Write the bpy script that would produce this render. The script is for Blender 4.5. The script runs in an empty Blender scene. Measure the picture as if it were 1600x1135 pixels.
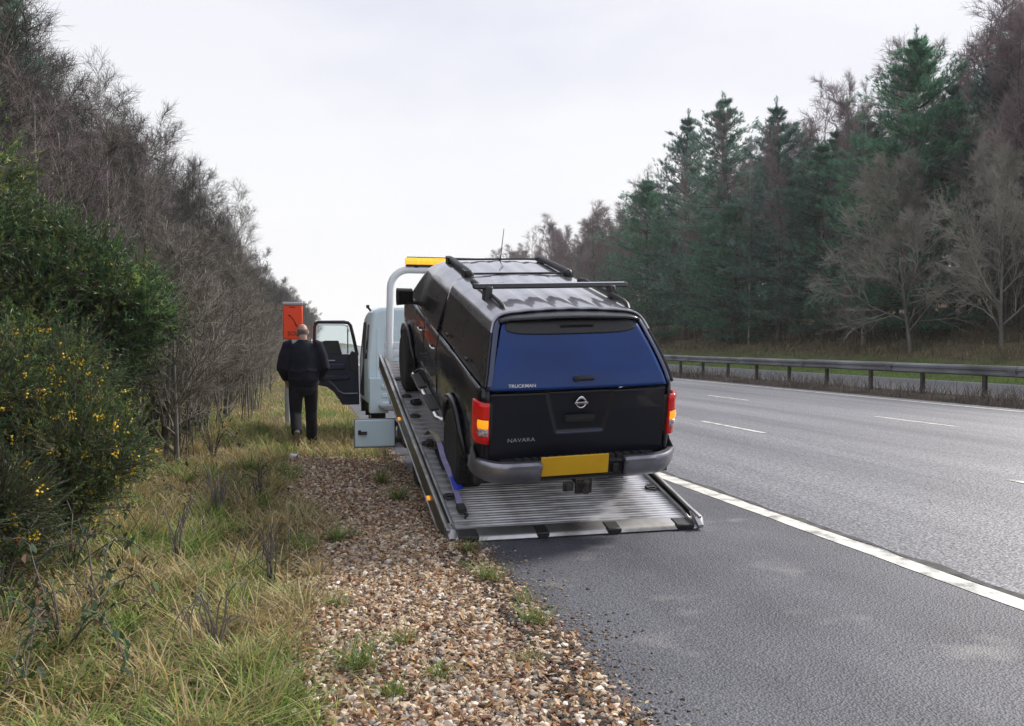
import bpy, math, random
import numpy as np
from mathutils import Matrix, Vector

random.seed(7)
rng = np.random.default_rng(11)
C = bpy.context.scene.collection
PI = math.pi

# ------------------------------------------------------------------ camera
cam = bpy.data.cameras.new('camera')
cam.sensor_width = 36.0
cam.lens = 36.0 * 1350 / 1600
cam.clip_end = 3000
camo = bpy.data.objects.new('camera', cam)
C.objects.link(camo)
camo.location = (0, 0, 1.6)
camo.rotation_euler = (math.radians(90 - 1.337), 0, math.radians(-14.332))
bpy.context.scene.camera = camo

# ------------------------------------------------------------------ daylight: bright overcast
SUN_EL, SUN_AZ = math.radians(38), math.radians(66)      # azimuth from +Y towards +X
world = bpy.data.worlds.new('World')
bpy.context.scene.world = world
world.use_nodes = True
wn, wl = world.node_tree.nodes, world.node_tree.links
wn.clear()
w_out = wn.new('ShaderNodeOutputWorld')
w_bg = wn.new('ShaderNodeBackground')
w_bg.inputs['Strength'].default_value = 0.1
w_sky = wn.new('ShaderNodeTexSky')
w_sky.sky_type = 'NISHITA'
w_sky.sun_disc = False
w_sky.sun_elevation = SUN_EL
w_sky.sun_rotation = SUN_AZ
w_sky.dust_density = 3.0
w_tc = wn.new('ShaderNodeTexCoord')
w_map = wn.new('ShaderNodeMapping')
w_map.inputs['Scale'].default_value = (1.0, 1.0, 2.6)
w_noise = wn.new('ShaderNodeTexNoise')
w_noise.inputs['Scale'].default_value = 1.7
w_noise.inputs['Detail'].default_value = 7
w_noise.inputs['Roughness'].default_value = 0.5
w_ramp = wn.new('ShaderNodeValToRGB')
w_ramp.color_ramp.elements[0].position = 0.30
w_ramp.color_ramp.elements[0].color = (6.5, 6.8, 8.6, 1)
w_ramp.color_ramp.elements[1].position = 0.62
w_ramp.color_ramp.elements[1].color = (9.5, 9.55, 10.2, 1)
w_sep = wn.new('ShaderNodeSeparateXYZ')
w_hr = wn.new('ShaderNodeMapRange')
w_hr.inputs['From Min'].default_value = 0.0
w_hr.inputs['From Max'].default_value = 0.36
w_hr.inputs['To Min'].default_value = 1.0
w_hr.inputs['To Max'].default_value = 0.0
w_hm = wn.new('ShaderNodeMix')
w_hm.data_type = 'RGBA'
w_hm.inputs['B'].default_value = (11.0, 10.9, 10.8, 1)
w_mix = wn.new('ShaderNodeMix')
w_mix.data_type = 'RGBA'
w_mix.inputs['Factor'].default_value = 0.93
wl.new(w_tc.outputs['Generated'], w_map.inputs['Vector'])
wl.new(w_map.outputs['Vector'], w_noise.inputs['Vector'])
wl.new(w_noise.outputs['Fac'], w_ramp.inputs['Fac'])
wl.new(w_tc.outputs['Generated'], w_sep.inputs['Vector'])
wl.new(w_sep.outputs['Z'], w_hr.inputs['Value'])
wl.new(w_hr.outputs['Result'], w_hm.inputs['Factor'])
wl.new(w_ramp.outputs['Color'], w_hm.inputs['A'])
wl.new(w_sky.outputs['Color'], w_mix.inputs['A'])
wl.new(w_hm.outputs['Result'], w_mix.inputs['B'])
wl.new(w_mix.outputs['Result'], w_bg.inputs['Color'])
wl.new(w_bg.outputs['Background'], w_out.inputs['Surface'])

sun = bpy.data.lights.new('sun', 'SUN')
sun.energy = 4.9
sun.angle = math.radians(10)
sun.color = (1.0, 0.95, 0.88)
suno = bpy.data.objects.new('sun', sun)
C.objects.link(suno)
suno.rotation_euler = Vector((-math.sin(SUN_AZ) * math.cos(SUN_EL), -math.cos(SUN_AZ) * math.cos(SUN_EL), -math.sin(SUN_EL))).to_track_quat('-Z', 'Y').to_euler()

vs = bpy.context.scene.view_settings
vs.view_transform = 'Standard'
vs.look = 'None'
vs.exposure = 0.0
vs.gamma = 1.0
vs.use_curve_mapping = False
bpy.context.scene.cycles.volume_bounces = 2
bpy.context.scene.cycles.max_bounces = 6
bpy.context.scene.cycles.diffuse_bounces = 3
bpy.context.scene.cycles.glossy_bounces = 3

# ------------------------------------------------------------------ materials
def mat(name, col, rough=0.6, metal=0.0, col2=None, scale=8.0, detail=4.0, bump=0.0, bscale=None, spec=0.5, coat=0.0,
        stretch=(1, 1, 1), lo=0.35, hi=0.65, rough2=None, emit=None, alpha=None, bdist=0.02):
    m = bpy.data.materials.new(name)
    m.use_nodes = True
    n, l = m.node_tree.nodes, m.node_tree.links
    b = n['Principled BSDF']
    b.inputs['Base Color'].default_value = (*col, 1)
    b.inputs['Roughness'].default_value = rough
    b.inputs['Metallic'].default_value = metal
    b.inputs['Specular IOR Level'].default_value = spec
    b.inputs['Coat Weight'].default_value = coat
    b.inputs['Coat Roughness'].default_value = 0.04
    if emit:
        b.inputs['Emission Color'].default_value = (*emit[0], 1)
        b.inputs['Emission Strength'].default_value = emit[1]
    tc = n.new('ShaderNodeTexCoord')
    mp = n.new('ShaderNodeMapping')
    mp.inputs['Scale'].default_value = stretch
    l.new(tc.outputs['Object'], mp.inputs['Vector'])
    if col2 is not None or rough2 is not None:
        t = n.new('ShaderNodeTexNoise')
        t.inputs['Scale'].default_value = scale
        t.inputs['Detail'].default_value = detail
        l.new(mp.outputs['Vector'], t.inputs['Vector'])
        if col2 is not None:
            r = n.new('ShaderNodeValToRGB')
            r.color_ramp.elements[0].position = lo
            r.color_ramp.elements[1].position = hi
            r.color_ramp.elements[0].color = (*col, 1)
            r.color_ramp.elements[1].color = (*col2, 1)
            l.new(t.outputs['Fac'], r.inputs['Fac'])
            l.new(r.outputs['Color'], b.inputs['Base Color'])
        if rough2 is not None:
            q = n.new('ShaderNodeMapRange')
            q.inputs['From Min'].default_value = lo
            q.inputs['From Max'].default_value = hi
            q.inputs['To Min'].default_value = rough
            q.inputs['To Max'].default_value = rough2
            l.new(t.outputs['Fac'], q.inputs['Value'])
            l.new(q.outputs['Result'], b.inputs['Roughness'])
    if bump:
        t2 = n.new('ShaderNodeTexNoise')
        t2.inputs['Scale'].default_value = bscale or scale
        t2.inputs['Detail'].default_value = 4
        l.new(mp.outputs['Vector'], t2.inputs['Vector'])
        bp = n.new('ShaderNodeBump')
        bp.inputs['Strength'].default_value = bump
        bp.inputs['Distance'].default_value = bdist
        l.new(t2.outputs['Fac'], bp.inputs['Height'])
        l.new(bp.outputs['Normal'], b.inputs['Normal'])
    return m

def attr_mat(name, rough=0.7, spec=0.3, trans=0.0, attr='col'):
    """colour from the per-piece colour attribute of the mesh"""
    m = bpy.data.materials.new(name)
    m.use_nodes = True
    n, l = m.node_tree.nodes, m.node_tree.links
    b = n['Principled BSDF']
    b.inputs['Roughness'].default_value = rough
    b.inputs['Specular IOR Level'].default_value = spec
    a = n.new('ShaderNodeAttribute')
    a.attribute_name = attr
    l.new(a.outputs['Color'], b.inputs['Base Color'])
    if trans:
        t = n.new('ShaderNodeBsdfTranslucent')
        l.new(a.outputs['Color'], t.inputs['Color'])
        mx = n.new('ShaderNodeMixShader')
        mx.inputs['Fac'].default_value = trans
        l.new(b.outputs['BSDF'], mx.inputs[1])
        l.new(t.outputs['BSDF'], mx.inputs[2])
        l.new(mx.outputs['Shader'], n['Material Output'].inputs['Surface'])
    return m

def asphalt(name, c1, c2, stain, fine_scale, rough, band=False):
    m = bpy.data.materials.new(name)
    m.use_nodes = True
    n, l = m.node_tree.nodes, m.node_tree.links
    b = n['Principled BSDF']
    tc = n.new('ShaderNodeTexCoord')
    fine = n.new('ShaderNodeTexVoronoi')
    fine.inputs['Scale'].default_value = fine_scale
    l.new(tc.outputs['Object'], fine.inputs['Vector'])
    fr = n.new('ShaderNodeValToRGB')
    fr.color_ramp.elements[0].position = 0.0
    fr.color_ramp.elements[0].color = (*c2, 1)
    fr.color_ramp.elements[1].position = 0.75
    fr.color_ramp.elements[1].color = (*c1, 1)
    nz = n.new('ShaderNodeTexNoise')
    nz.inputs['Scale'].default_value = fine_scale * 0.55
    nz.inputs['Detail'].default_value = 5
    nz.inputs['Roughness'].default_value = 0.7
    l.new(tc.outputs['Object'], nz.inputs['Vector'])
    nzr = n.new('ShaderNodeMapRange')
    nzr.inputs['From Min'].default_value = 0.35
    nzr.inputs['From Max'].default_value = 0.68
    nzr.inputs['To Min'].default_value = 0.45
    nzr.inputs['To Max'].default_value = 1.55
    l.new(nz.outputs['Fac'], nzr.inputs['Value'])
    l.new(fine.outputs['Distance'], fr.inputs['Fac'])
    mul = n.new('ShaderNodeMix')
    mul.data_type = 'RGBA'
    mul.blend_type = 'MULTIPLY'
    mul.inputs['Factor'].default_value = 1.0
    l.new(fr.outputs['Color'], mul.inputs['A'])
    l.new(nzr.outputs['Result'], mul.inputs['B'])
    # broad stains, long along the road
    mp = n.new('ShaderNodeMapping')
    mp.inputs['Scale'].default_value = (1.0, 0.05 if band else 0.55, 1.0)
    l.new(tc.outputs['Object'], mp.inputs['Vector'])
    st = n.new('ShaderNodeTexNoise')
    st.inputs['Scale'].default_value = 0.75 if band else 1.3
    st.inputs['Detail'].default_value = 6
    st.inputs['Roughness'].default_value = 0.6
    l.new(mp.outputs['Vector'], st.inputs['Vector'])
    sr = n.new('ShaderNodeMapRange')
    sr.inputs['From Min'].default_value = 0.36
    sr.inputs['From Max'].default_value = 0.66
    l.new(st.outputs['Fac'], sr.inputs['Value'])
    mx = n.new('ShaderNodeMix')
    mx.data_type = 'RGBA'
    mx.blend_type = 'MULTIPLY'
    l.new(sr.outputs['Result'], mx.inputs['Factor'])
    l.new(mul.outputs['Result'], mx.inputs['A'])
    mx.inputs['B'].default_value = (*stain, 1)
    last = mx.outputs['Result']
    if not band:      # pale worn scuffs
        sc = n.new('ShaderNodeTexNoise')
        sc.inputs['Scale'].default_value = 1.9
        sc.inputs['Detail'].default_value = 7
        mp2 = n.new('ShaderNodeMapping')
        mp2.inputs['Location'].default_value = (3.3, 1.7, 0)
        mp2.inputs['Scale'].default_value = (0.8, 1.0, 1.0)
        l.new(tc.outputs['Object'], mp2.inputs['Vector'])
        l.new(mp2.outputs['Vector'], sc.inputs['Vector'])
        scr = n.new('ShaderNodeMapRange')
        scr.inputs['From Min'].default_value = 0.60
        scr.inputs['From Max'].default_value = 0.72
        scr.inputs['To Max'].default_value = 0.55
        l.new(sc.outputs['Fac'], scr.inputs['Value'])
        m2 = n.new('ShaderNodeMix')
        m2.data_type = 'RGBA'
        l.new(scr.outputs['Result'], m2.inputs['Factor'])
        l.new(last, m2.inputs['A'])
        m2.inputs['B'].default_value = (0.22, 0.215, 0.21, 1)
        last = m2.outputs['Result']
    l.new(last, b.inputs['Base Color'])
    b.inputs['Roughness'].default_value = rough
    bp = n.new('ShaderNodeBump')
    bp.inputs['Strength'].default_value = 0.8
    bp.inputs['Distance'].default_value = 0.006
    add = n.new('ShaderNodeMath')
    add.operation = 'ADD'
    l.new(fine.outputs['Distance'], add.inputs[0])
    l.new(nz.outputs['Fac'], add.inputs[1])
    l.new(add.outputs['Value'], bp.inputs['Height'])
    l.new(bp.outputs['Normal'], b.inputs['Normal'])
    return m

def ground_mat():
    m = bpy.data.materials.new('earth and leaf litter')
    m.use_nodes = True
    n, l = m.node_tree.nodes, m.node_tree.links
    b = n['Principled BSDF']
    b.inputs['Roughness'].default_value = 0.95
    b.inputs['Specular IOR Level'].default_value = 0.1
    tc = n.new('ShaderNodeTexCoord')
    t1 = n.new('ShaderNodeTexNoise'); t1.inputs['Scale'].default_value = 0.45; t1.inputs['Detail'].default_value = 8
    t2 = n.new('ShaderNodeTexNoise'); t2.inputs['Scale'].default_value = 14; t2.inputs['Detail'].default_value = 6
    l.new(tc.outputs['Object'], t1.inputs['Vector']); l.new(tc.outputs['Object'], t2.inputs['Vector'])
    a = n.new('ShaderNodeAttribute'); a.attribute_name = 'col'
    r2 = n.new('ShaderNodeMapRange')
    r2.inputs['From Min'].default_value = 0.3; r2.inputs['From Max'].default_value = 0.7
    r2.inputs['To Min'].default_value = 0.45; r2.inputs['To Max'].default_value = 1.5
    l.new(t2.outputs['Fac'], r2.inputs['Value'])
    mu = n.new('ShaderNodeMix'); mu.data_type = 'RGBA'; mu.blend_type = 'MULTIPLY'; mu.inputs['Factor'].default_value = 1
    l.new(a.outputs['Color'], mu.inputs['A']); l.new(r2.outputs['Result'], mu.inputs['B'])
    mx = n.new('ShaderNodeMix'); mx.data_type = 'RGBA'
    r1 = n.new('ShaderNodeMapRange'); r1.inputs['From Min'].default_value = 0.45; r1.inputs['From Max'].default_value = 0.7
    r1.inputs['To Max'].default_value = 0.7
    l.new(t1.outputs['Fac'], r1.inputs['Value']); l.new(r1.outputs['Result'], mx.inputs['Factor'])
    l.new(mu.outputs['Result'], mx.inputs['A']); mx.inputs['B'].default_value = (0.075, 0.06, 0.04, 1)
    l.new(mx.outputs['Result'], b.inputs['Base Color'])
    bp = n.new('ShaderNodeBump'); bp.inputs['Strength'].default_value = 0.8; bp.inputs['Distance'].default_value = 0.05
    l.new(t2.outputs['Fac'], bp.inputs['Height']); l.new(bp.outputs['Normal'], b.inputs['Normal'])
    return m

M = {}
M['ground'] = ground_mat()
M['shoulder'] = asphalt('hard shoulder asphalt', (0.066, 0.069, 0.086), (0.125, 0.128, 0.150), (0.50, 0.51, 0.57), 75, 0.60)
M['lane'] = asphalt('worn lane asphalt', (0.13, 0.133, 0.15), (0.38, 0.38, 0.40), (0.46, 0.47, 0.51), 40, 0.53, band=True)
M['far_lane'] = asphalt('far lane asphalt', (0.17, 0.17, 0.175), (0.26, 0.26, 0.26), (0.8, 0.8, 0.8), 52, 0.5, band=True)
M['line'] = mat('worn white road paint', (0.64, 0.63, 0.58), 0.7, col2=(0.24, 0.235, 0.225), scale=6, detail=14, lo=0.48, hi=0.68, bump=0.4, bscale=60)
M['seam'] = mat('dirt in the carriageway seam', (0.035, 0.033, 0.032), 0.9, col2=(0.10, 0.10, 0.10), scale=9, detail=10, bump=0.5, bscale=60)
M['stone'] = attr_mat('flint gravel', 0.75, 0.35)
M['leaf'] = attr_mat('dead leaves', 0.7, 0.3, 0.15)
M['grass'] = attr_mat('grass blades', 0.6, 0.3, 0.3)
M['needle'] = attr_mat('needles', 0.5, 0.4, 0.38)
M['twig_dark'] = mat('dark twigs', (0.050, 0.046, 0.041), 0.85, col2=(0.105, 0.096, 0.084), scale=1.2)
M['twig_grey'] = mat('grey twigs', (0.105, 0.098, 0.088), 0.85, col2=(0.19, 0.175, 0.155), scale=1.0)
M['twig_birch'] = mat('purple brown birch twigs', (0.165, 0.122, 0.13), 0.85, col2=(0.26, 0.205, 0.205), scale=0.5)
M['twig_pale'] = mat('pale lichened twigs', (0.23, 0.215, 0.18), 0.85, col2=(0.38, 0.36, 0.31), scale=0.7)
M['twig_sap'] = mat('weathered sapling stems', (0.11, 0.10, 0.085), 0.85, col2=(0.25, 0.225, 0.185), scale=1.6)
M['bark'] = mat('dark bark', (0.055, 0.045, 0.036), 0.9, col2=(0.11, 0.09, 0.07), scale=5, bump=0.6, bscale=18, stretch=(1, 1, 0.25))
M['bark_pale'] = mat('pale birch bark', (0.42, 0.39, 0.34), 0.8, col2=(0.15, 0.125, 0.11), scale=2.5, lo=0.45, hi=0.7, bump=0.3, stretch=(1, 1, 0.6))
M['bark_pine'] = mat('pine bark', (0.075, 0.055, 0.042), 0.9, col2=(0.15, 0.11, 0.08), scale=4, bump=0.6, bscale=14, stretch=(1, 1, 0.3))
M['flower'] = mat('yellow gorse flowers', (0.70, 0.42, 0.012), 0.6, col2=(0.80, 0.56, 0.03), scale=4)
# vehicles
M['paint'] = mat('near black blue paint', (0.0040, 0.0048, 0.009), 0.25, col2=(0.005, 0.006, 0.011), scale=2, spec=.3, coat=.45, rough2=0.3)
M['roof_sky_sheen'] = mat('black roof paint with painted sky sheen', (0.30, 0.30, 0.33), 0.25, 0.85, col2=(0.22, 0.22, 0.245), scale=3, detail=6, coat=1.0, rough2=0.36)  # lighter metallic copy of the black paint: sky reflection put into the colour
M['roof_sky_sheen'].node_tree.nodes['Principled BSDF'].inputs['Coat IOR'].default_value = 1.9
M['gate_paint'] = mat('black tailgate paint', (0.004, 0.005, 0.010), 0.3, col2=(0.006, 0.007, 0.013), scale=2, spec=.35, coat=.25)
M['paint_blue'] = mat('dark blue canopy paint', (0.008, 0.022, 0.075), 0.25, col2=(0.010, 0.028, 0.09), scale=2, coat=0.8)
M['hatch'] = mat('blue tinted hatch glass', (0.008, 0.046, 0.20), 0.12, col2=(0.006, 0.032, 0.145), scale=1.3, spec=0.32, coat=0.0)
M['glass'] = mat('dark tinted glass', (0.004, 0.005, 0.007), 0.06, spec=0.35, rough2=0.08, scale=1)
M['black'] = mat('black plastic', (0.012, 0.012, 0.014), 0.5, col2=(0.02, 0.02, 0.022), scale=30, bump=0.1, bscale=200)
M['rubber'] = mat('tyre rubber', (0.012, 0.012, 0.012), 0.8, col2=(0.03, 0.028, 0.026), scale=9, bump=0.3, bscale=60)
M['rim'] = mat('alloy rim', (0.45, 0.45, 0.47), 0.35, 0.9, col2=(0.3, 0.29, 0.28), scale=6)
M['chrome'] = mat('chrome', (0.75, 0.76, 0.78), 0.14, 1.0, rough2=0.25, scale=20)
M['bump_grey'] = mat('scuffed silver bumper', (0.33, 0.33, 0.37), 0.33, 0.75, col2=(0.20, 0.20, 0.23), scale=5, detail=8, rough2=0.5)
M['red_lens'] = mat('red lamp lens', (0.55, 0.006, 0.008), 0.12, col2=(0.42, 0.004, 0.006), scale=40, coat=0.4, spec=0.4, emit=((1.0, 0.012, 0.008), 0.10))
M['amber_lens'] = mat('lit amber indicator', (0.9, 0.33, 0.01), 0.15, emit=((1.0, 0.38, 0.015), 0.75), coat=0.5, rough2=0.25, scale=60)
M['clear_lens'] = mat('clear lamp lens', (0.62, 0.55, 0.58), 0.12, col2=(0.18, 0.12, 0.13), scale=45, coat=0.6)
M['plate'] = mat('yellow number plate', (0.66, 0.38, 0.008), 0.45, col2=(0.60, 0.34, 0.008), scale=4)
M['decal'] = mat('white decal', (0.78, 0.79, 0.82), 0.4, rough2=0.5)
M['truck_blue'] = mat('pale blue truck paint', (0.72, 0.87, 0.93), 0.38, col2=(0.64, 0.80, 0.87), scale=2.2, detail=7, coat=0.3, rough2=0.5)
M['truck_white'] = mat('white powder coated tube', (0.84, 0.89, 0.93), 0.35, col2=(0.78, 0.83, 0.88), scale=5, coat=0.3)
M['door_blue'] = mat('dark blue door trim', (0.010, 0.016, 0.042), 0.45, col2=(0.016, 0.024, 0.055), scale=5, bump=0.1, bscale=150)
M['alu'] = mat('dirty aluminium decking', (0.66, 0.66, 0.69), 0.42, 0.55, col2=(0.24, 0.235, 0.24), scale=2.6, detail=9, lo=0.40, hi=0.68, rough2=0.55, stretch=(1, 1.6, 1))
M['alu_rail'] = mat('aluminium rail', (0.55, 0.55, 0.56), 0.32, 0.9, col2=(0.22, 0.21, 0.19), scale=3, detail=8, rough2=0.5)
M['rail_dark'] = mat('dark side channel', (0.05, 0.052, 0.045), 0.35, 0.6, col2=(0.10, 0.095, 0.06), scale=4, detail=7)
M['steel_dark'] = mat('dirty chassis steel', (0.02, 0.019, 0.018), 0.75, col2=(0.045, 0.04, 0.035), scale=6, bump=0.2)
M['amber_bar'] = mat('lit amber light bar', (0.9, 0.45, 0.03), 0.25, emit=((1.0, 0.55, 0.05), 0.85), rough2=0.35, scale=30)
M['grey_lens'] = mat('unlit grey lens', (0.36, 0.37, 0.38), 0.25, col2=(0.22, 0.23, 0.24), scale=12, coat=0.5)
M['barrier'] = mat('weathered galvanised steel', (0.27, 0.28, 0.295), 0.5, 0.5, col2=(0.13, 0.13, 0.135), scale=1.3, detail=10, rough2=0.7, stretch=(1, 0.5, 1))
M['post'] = mat('rusty barrier post', (0.05, 0.045, 0.042), 0.8, 0.2, col2=(0.10, 0.08, 0.065), scale=6)
M['orange'] = mat('orange red phone cabinet', (0.97, 0.075, 0.010), 0.55, col2=(0.92, 0.065, 0.010), scale=4, emit=None)
M['grey_cab'] = mat('grey cabinet metal', (0.42, 0.44, 0.46), 0.5, col2=(0.34, 0.35, 0.37), scale=5)
M['skin'] = mat('skin', (0.42, 0.24, 0.18), 0.5, col2=(0.48, 0.29, 0.22), scale=14, spec=0.3)
M['hair'] = mat('short grey hair', (0.09, 0.075, 0.065), 0.8, col2=(0.17, 0.145, 0.13), scale=60, bump=0.6, bscale=220)
M['navy'] = mat('navy sweatshirt', (0.008, 0.009, 0.017), 0.9, col2=(0.013, 0.014, 0.024), scale=7, bump=0.5, bscale=9, spec=0.2)
M['trouser'] = mat('black trousers', (0.009, 0.009, 0.013), 0.9, col2=(0.015, 0.015, 0.02), scale=6, bump=0.5, bscale=10, spec=0.2)
M['shoe'] = mat('dark work boots', (0.02, 0.017, 0.016), 0.6, col2=(0.05, 0.04, 0.036), scale=12)
M['sole'] = mat('worn boot sole', (0.20, 0.17, 0.15), 0.8, col2=(0.12, 0.10, 0.09), scale=14)
M['strap_purple'] = mat('lilac webbing strap', (0.24, 0.22, 0.42), 0.8, col2=(0.33, 0.31, 0.5), scale=12, bump=0.3, bscale=120)
M['strap_blue'] = mat('bright blue strap sleeve', (0.02, 0.05, 0.55), 0.6, col2=(0.03, 0.07, 0.65), scale=12)
M['strap_tan'] = mat('dirty tan webbing', (0.36, 0.31, 0.22), 0.8, col2=(0.25, 0.21, 0.15), scale=14, bump=0.3, bscale=120)
M['ink'] = mat('dark print', (0.20, 0.012, 0.006), 0.5, rough2=0.6)

# ------------------------------------------------------------------ helpers
def tag(o, label=None, cat=None, group=None, kind=None):
    if label: o['label'] = label
    if cat: o['category'] = cat
    if group: o['group'] = group
    if kind: o['kind'] = kind
    return o

def empty(name, loc=(0, 0, 0), rot=(0, 0, 0)):
    o = bpy.data.objects.new(name, None)
    o.empty_display_size = 0.2
    C.objects.link(o)
    o.location = loc
    o.rotation_euler = rot
    return o

def mesh_np(name, V, F, mats, mi=None, smooth=False, col=None, sharp=None):
    V = np.asarray(V, dtype=np.float32)
    F = np.asarray(F, dtype=np.int32)
    me = bpy.data.meshes.new(name)
    k = F.shape[1]
    me.vertices.add(len(V))
    me.vertices.foreach_set('co', V.ravel())
    me.loops.add(F.size)
    me.loops.foreach_set('vertex_index', F.ravel())
    me.polygons.add(len(F))
    me.polygons.foreach_set('loop_start', np.arange(len(F), dtype=np.int32) * k)
    if mi is not None:
        me.polygons.foreach_set('material_index', np.asarray(mi, dtype=np.int32))
    me.polygons.foreach_set('use_smooth', np.full(len(F), smooth))
    for m in (mats if isinstance(mats, (list, tuple)) else [mats]):
        me.materials.append(m)
    if col is not None:
        a = me.attributes.new('col', 'FLOAT_COLOR', 'POINT')
        c4 = np.ones((len(V), 4), dtype=np.float32)
        c4[:, :3] = col
        a.data.foreach_set('color', c4.ravel())
    me.update(calc_edges=True)
    if sharp: me.set_sharp_from_angle(angle=sharp)
    return me

def link(name, me, parent=None):
    o = bpy.data.objects.new(name, me)
    C.objects.link(o)
    if parent: o.parent = parent
    return o

class MB:
    """collects shapes and links them as ONE mesh object"""
    def __init__(self, off=(0, 0, 0)):
        self.v, self.f, self.m = [], [], []
        self.off = Vector(off)
    def add(self, verts, faces, mi=0):
        b = len(self.v)
        self.v += [tuple(Vector(p) - self.off) for p in verts]
        self.f += [tuple(b + i for i in f) for f in faces]
        self.m += [mi] * len(faces)
        return self
    def box(self, c, s, rot=None, mi=0, taper=(1, 1)):
        vs_ = []
        R = rot.to_3x3() if rot is not None else Matrix.Identity(3)
        for z in (-.5, .5):
            tx, ty = taper if z > 0 else (1, 1)
            for x, y in ((-.5, -.5), (.5, -.5), (.5, .5), (-.5, .5)):
                vs_.append(Vector(c) + R @ Vector((x * s[0] * tx, y * s[1] * ty, z * s[2])))
        return self.add(vs_, [(0, 3, 2, 1), (4, 5, 6, 7), (0, 1, 5, 4), (1, 2, 6, 5), (2, 3, 7, 6), (3, 0, 4, 7)], mi)
    def ring(self, pts_list, cap=True, mi=0, closed=True):
        """loft between rings with the same number of points"""
        n = len(pts_list[0])
        V = [p for r in pts_list for p in r]
        F = []
        for i in range(len(pts_list) - 1):
            for j in range(n if closed else n - 1):
                a, b_ = i * n + j, i * n + (j + 1) % n
                F.append((a, b_, b_ + n, a + n))
        if cap:
            F.append(tuple(range(n - 1, -1, -1)))
            F.append(tuple((len(pts_list) - 1) * n + j for j in range(n)))
        return self.add(V, F, mi)
    def tube(self, pts, r, n=8, cap=True, mi=0, flat=1.0):
        pts = [Vector(p) for p in pts]
        rs = r if isinstance(r, (list, tuple)) else [r] * len(pts)
        up = None
        rings = []
        for i, p in enumerate(pts):
            d = (pts[min(i + 1, len(pts) - 1)] - pts[max(i - 1, 0)])
            d = d.normalized() if d.length > 1e-9 else Vector((0, 0, 1))
            if up is None:
                up = Vector((0, 0, 1)) if abs(d.z) < .9 else Vector((1, 0, 0))
            x = d.cross(up)
            x = x.normalized() if x.length > 1e-6 else d.orthogonal().normalized()
            y = x.cross(d).normalized()
            up = y
            rings.append([p + (x * math.cos(2 * PI * k / n) + y * math.sin(2 * PI * k / n) * flat) * rs[i] for k in range(n)])
        return self.ring(rings, cap, mi)
    def lathe(self, prof, c, axis='x', n=24, mi=0):
        """profile [(radius, along axis)]"""
        rings = []
        for r, h in prof:
            ring = []
            for k in range(n):
                a = 2 * PI * k / n
                if axis == 'x': q = (h, r * math.cos(a), r * math.sin(a))
                elif axis == 'y': q = (r * math.cos(a), h, -r * math.sin(a))
                else: q = (r * math.cos(a), r * math.sin(a), h)
                ring.append(Vector(c) + Vector(q))
            rings.append(ring)
        return self.ring(rings, True, mi)
    def grid(self, fn, nu, nv, flip=False, mi=0):
        V = [fn(i / nu, j / nv) for i in range(nu + 1) for j in range(nv + 1)]
        F = []
        for i in range(nu):
            for j in range(nv):
                a = i * (nv + 1) + j
                q = (a, a + nv + 1, a + nv + 2, a + 1)
                F.append(q[::-1] if flip else q)
        return self.add(V, F, mi)
    def ell(self, c, r, nu=16, nv=10, mi=0):
        rings = []
        for j in range(1, nv):
            t = PI * j / nv
            rings.append([Vector(c) + Vector((r[0] * math.sin(t) * math.cos(2 * PI * k / nu), r[1] * math.sin(t) * math.sin(2 * PI * k / nu), -r[2] * math.cos(t))) for k in range(nu)])
        return self.ring(rings, True, mi)
    def prism(self, outline, d, mi=0):
        """outline: list of points, d: vector"""
        n = len(outline)
        a = [Vector(p) for p in outline]
        b = [p + Vector(d) for p in a]
        return self.add(a + b, [tuple(range(n))[::-1], tuple(range(n, 2 * n))] + [(i, (i + 1) % n, n + (i + 1) % n, n + i) for i in range(n)], mi)
    def mesh(self, name, mats, smooth=True, sharp=0.6):
        me = bpy.data.meshes.new(name)
        me.from_pydata(self.v, [], self.f)
        for m in (mats if isinstance(mats, (list, tuple)) else [mats]):
            me.materials.append(m)
        me.polygons.foreach_set('material_index', self.m)
        me.polygons.foreach_set('use_smooth', [smooth] * len(self.f))
        me.update()
        if smooth: me.set_sharp_from_angle(angle=sharp)
        return me
    def build(self, name, mats, parent=None, smooth=True, bevel=0, solid=0, sharp=0.6, seg=2):
        o = link(name, self.mesh(name, mats, smooth, sharp), parent)
        if solid:
            md = o.modifiers.new('solid', 'SOLIDIFY'); md.thickness = solid; md.offset = -1
        if bevel:
            md = o.modifiers.new('bevel', 'BEVEL'); md.width = bevel; md.segments = seg; md.limit_method = 'ANGLE'; md.angle_limit = 0.6
            md.harden_normals = False
        return o

def text_mesh(name, txt, size, m, depth=0.002, align='LEFT', bold=0.0, sx=1.0):
    cu = bpy.data.curves.new(name, 'FONT')
    cu.body = txt; cu.size = size; cu.extrude = depth; cu.align_x = align; cu.offset = bold
    o = bpy.data.objects.new(name, cu)
    C.objects.link(o)
    dg = bpy.context.evaluated_depsgraph_get()
    me = bpy.data.meshes.new_from_object(o.evaluated_get(dg))
    bpy.data.objects.remove(o)
    bpy.data.curves.remove(cu)
    me.name = name
    me.materials.clear(); me.materials.append(m)
    if sx != 1.0: me.transform(Matrix.Diagonal((sx, 1, 1, 1)))
    return me

def dup(o, parent=None):
    c = o.copy()
    C.objects.link(c)
    if parent: c.parent = parent
    for ch in [x for x in o.children]:
        dup(ch, c)
    return c

def bend(y):      # the motorway swings gently right in the distance
    t = np.maximum(0.0, np.asarray(y, dtype=float) - 15.0)
    return t * t / 5000.0

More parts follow.
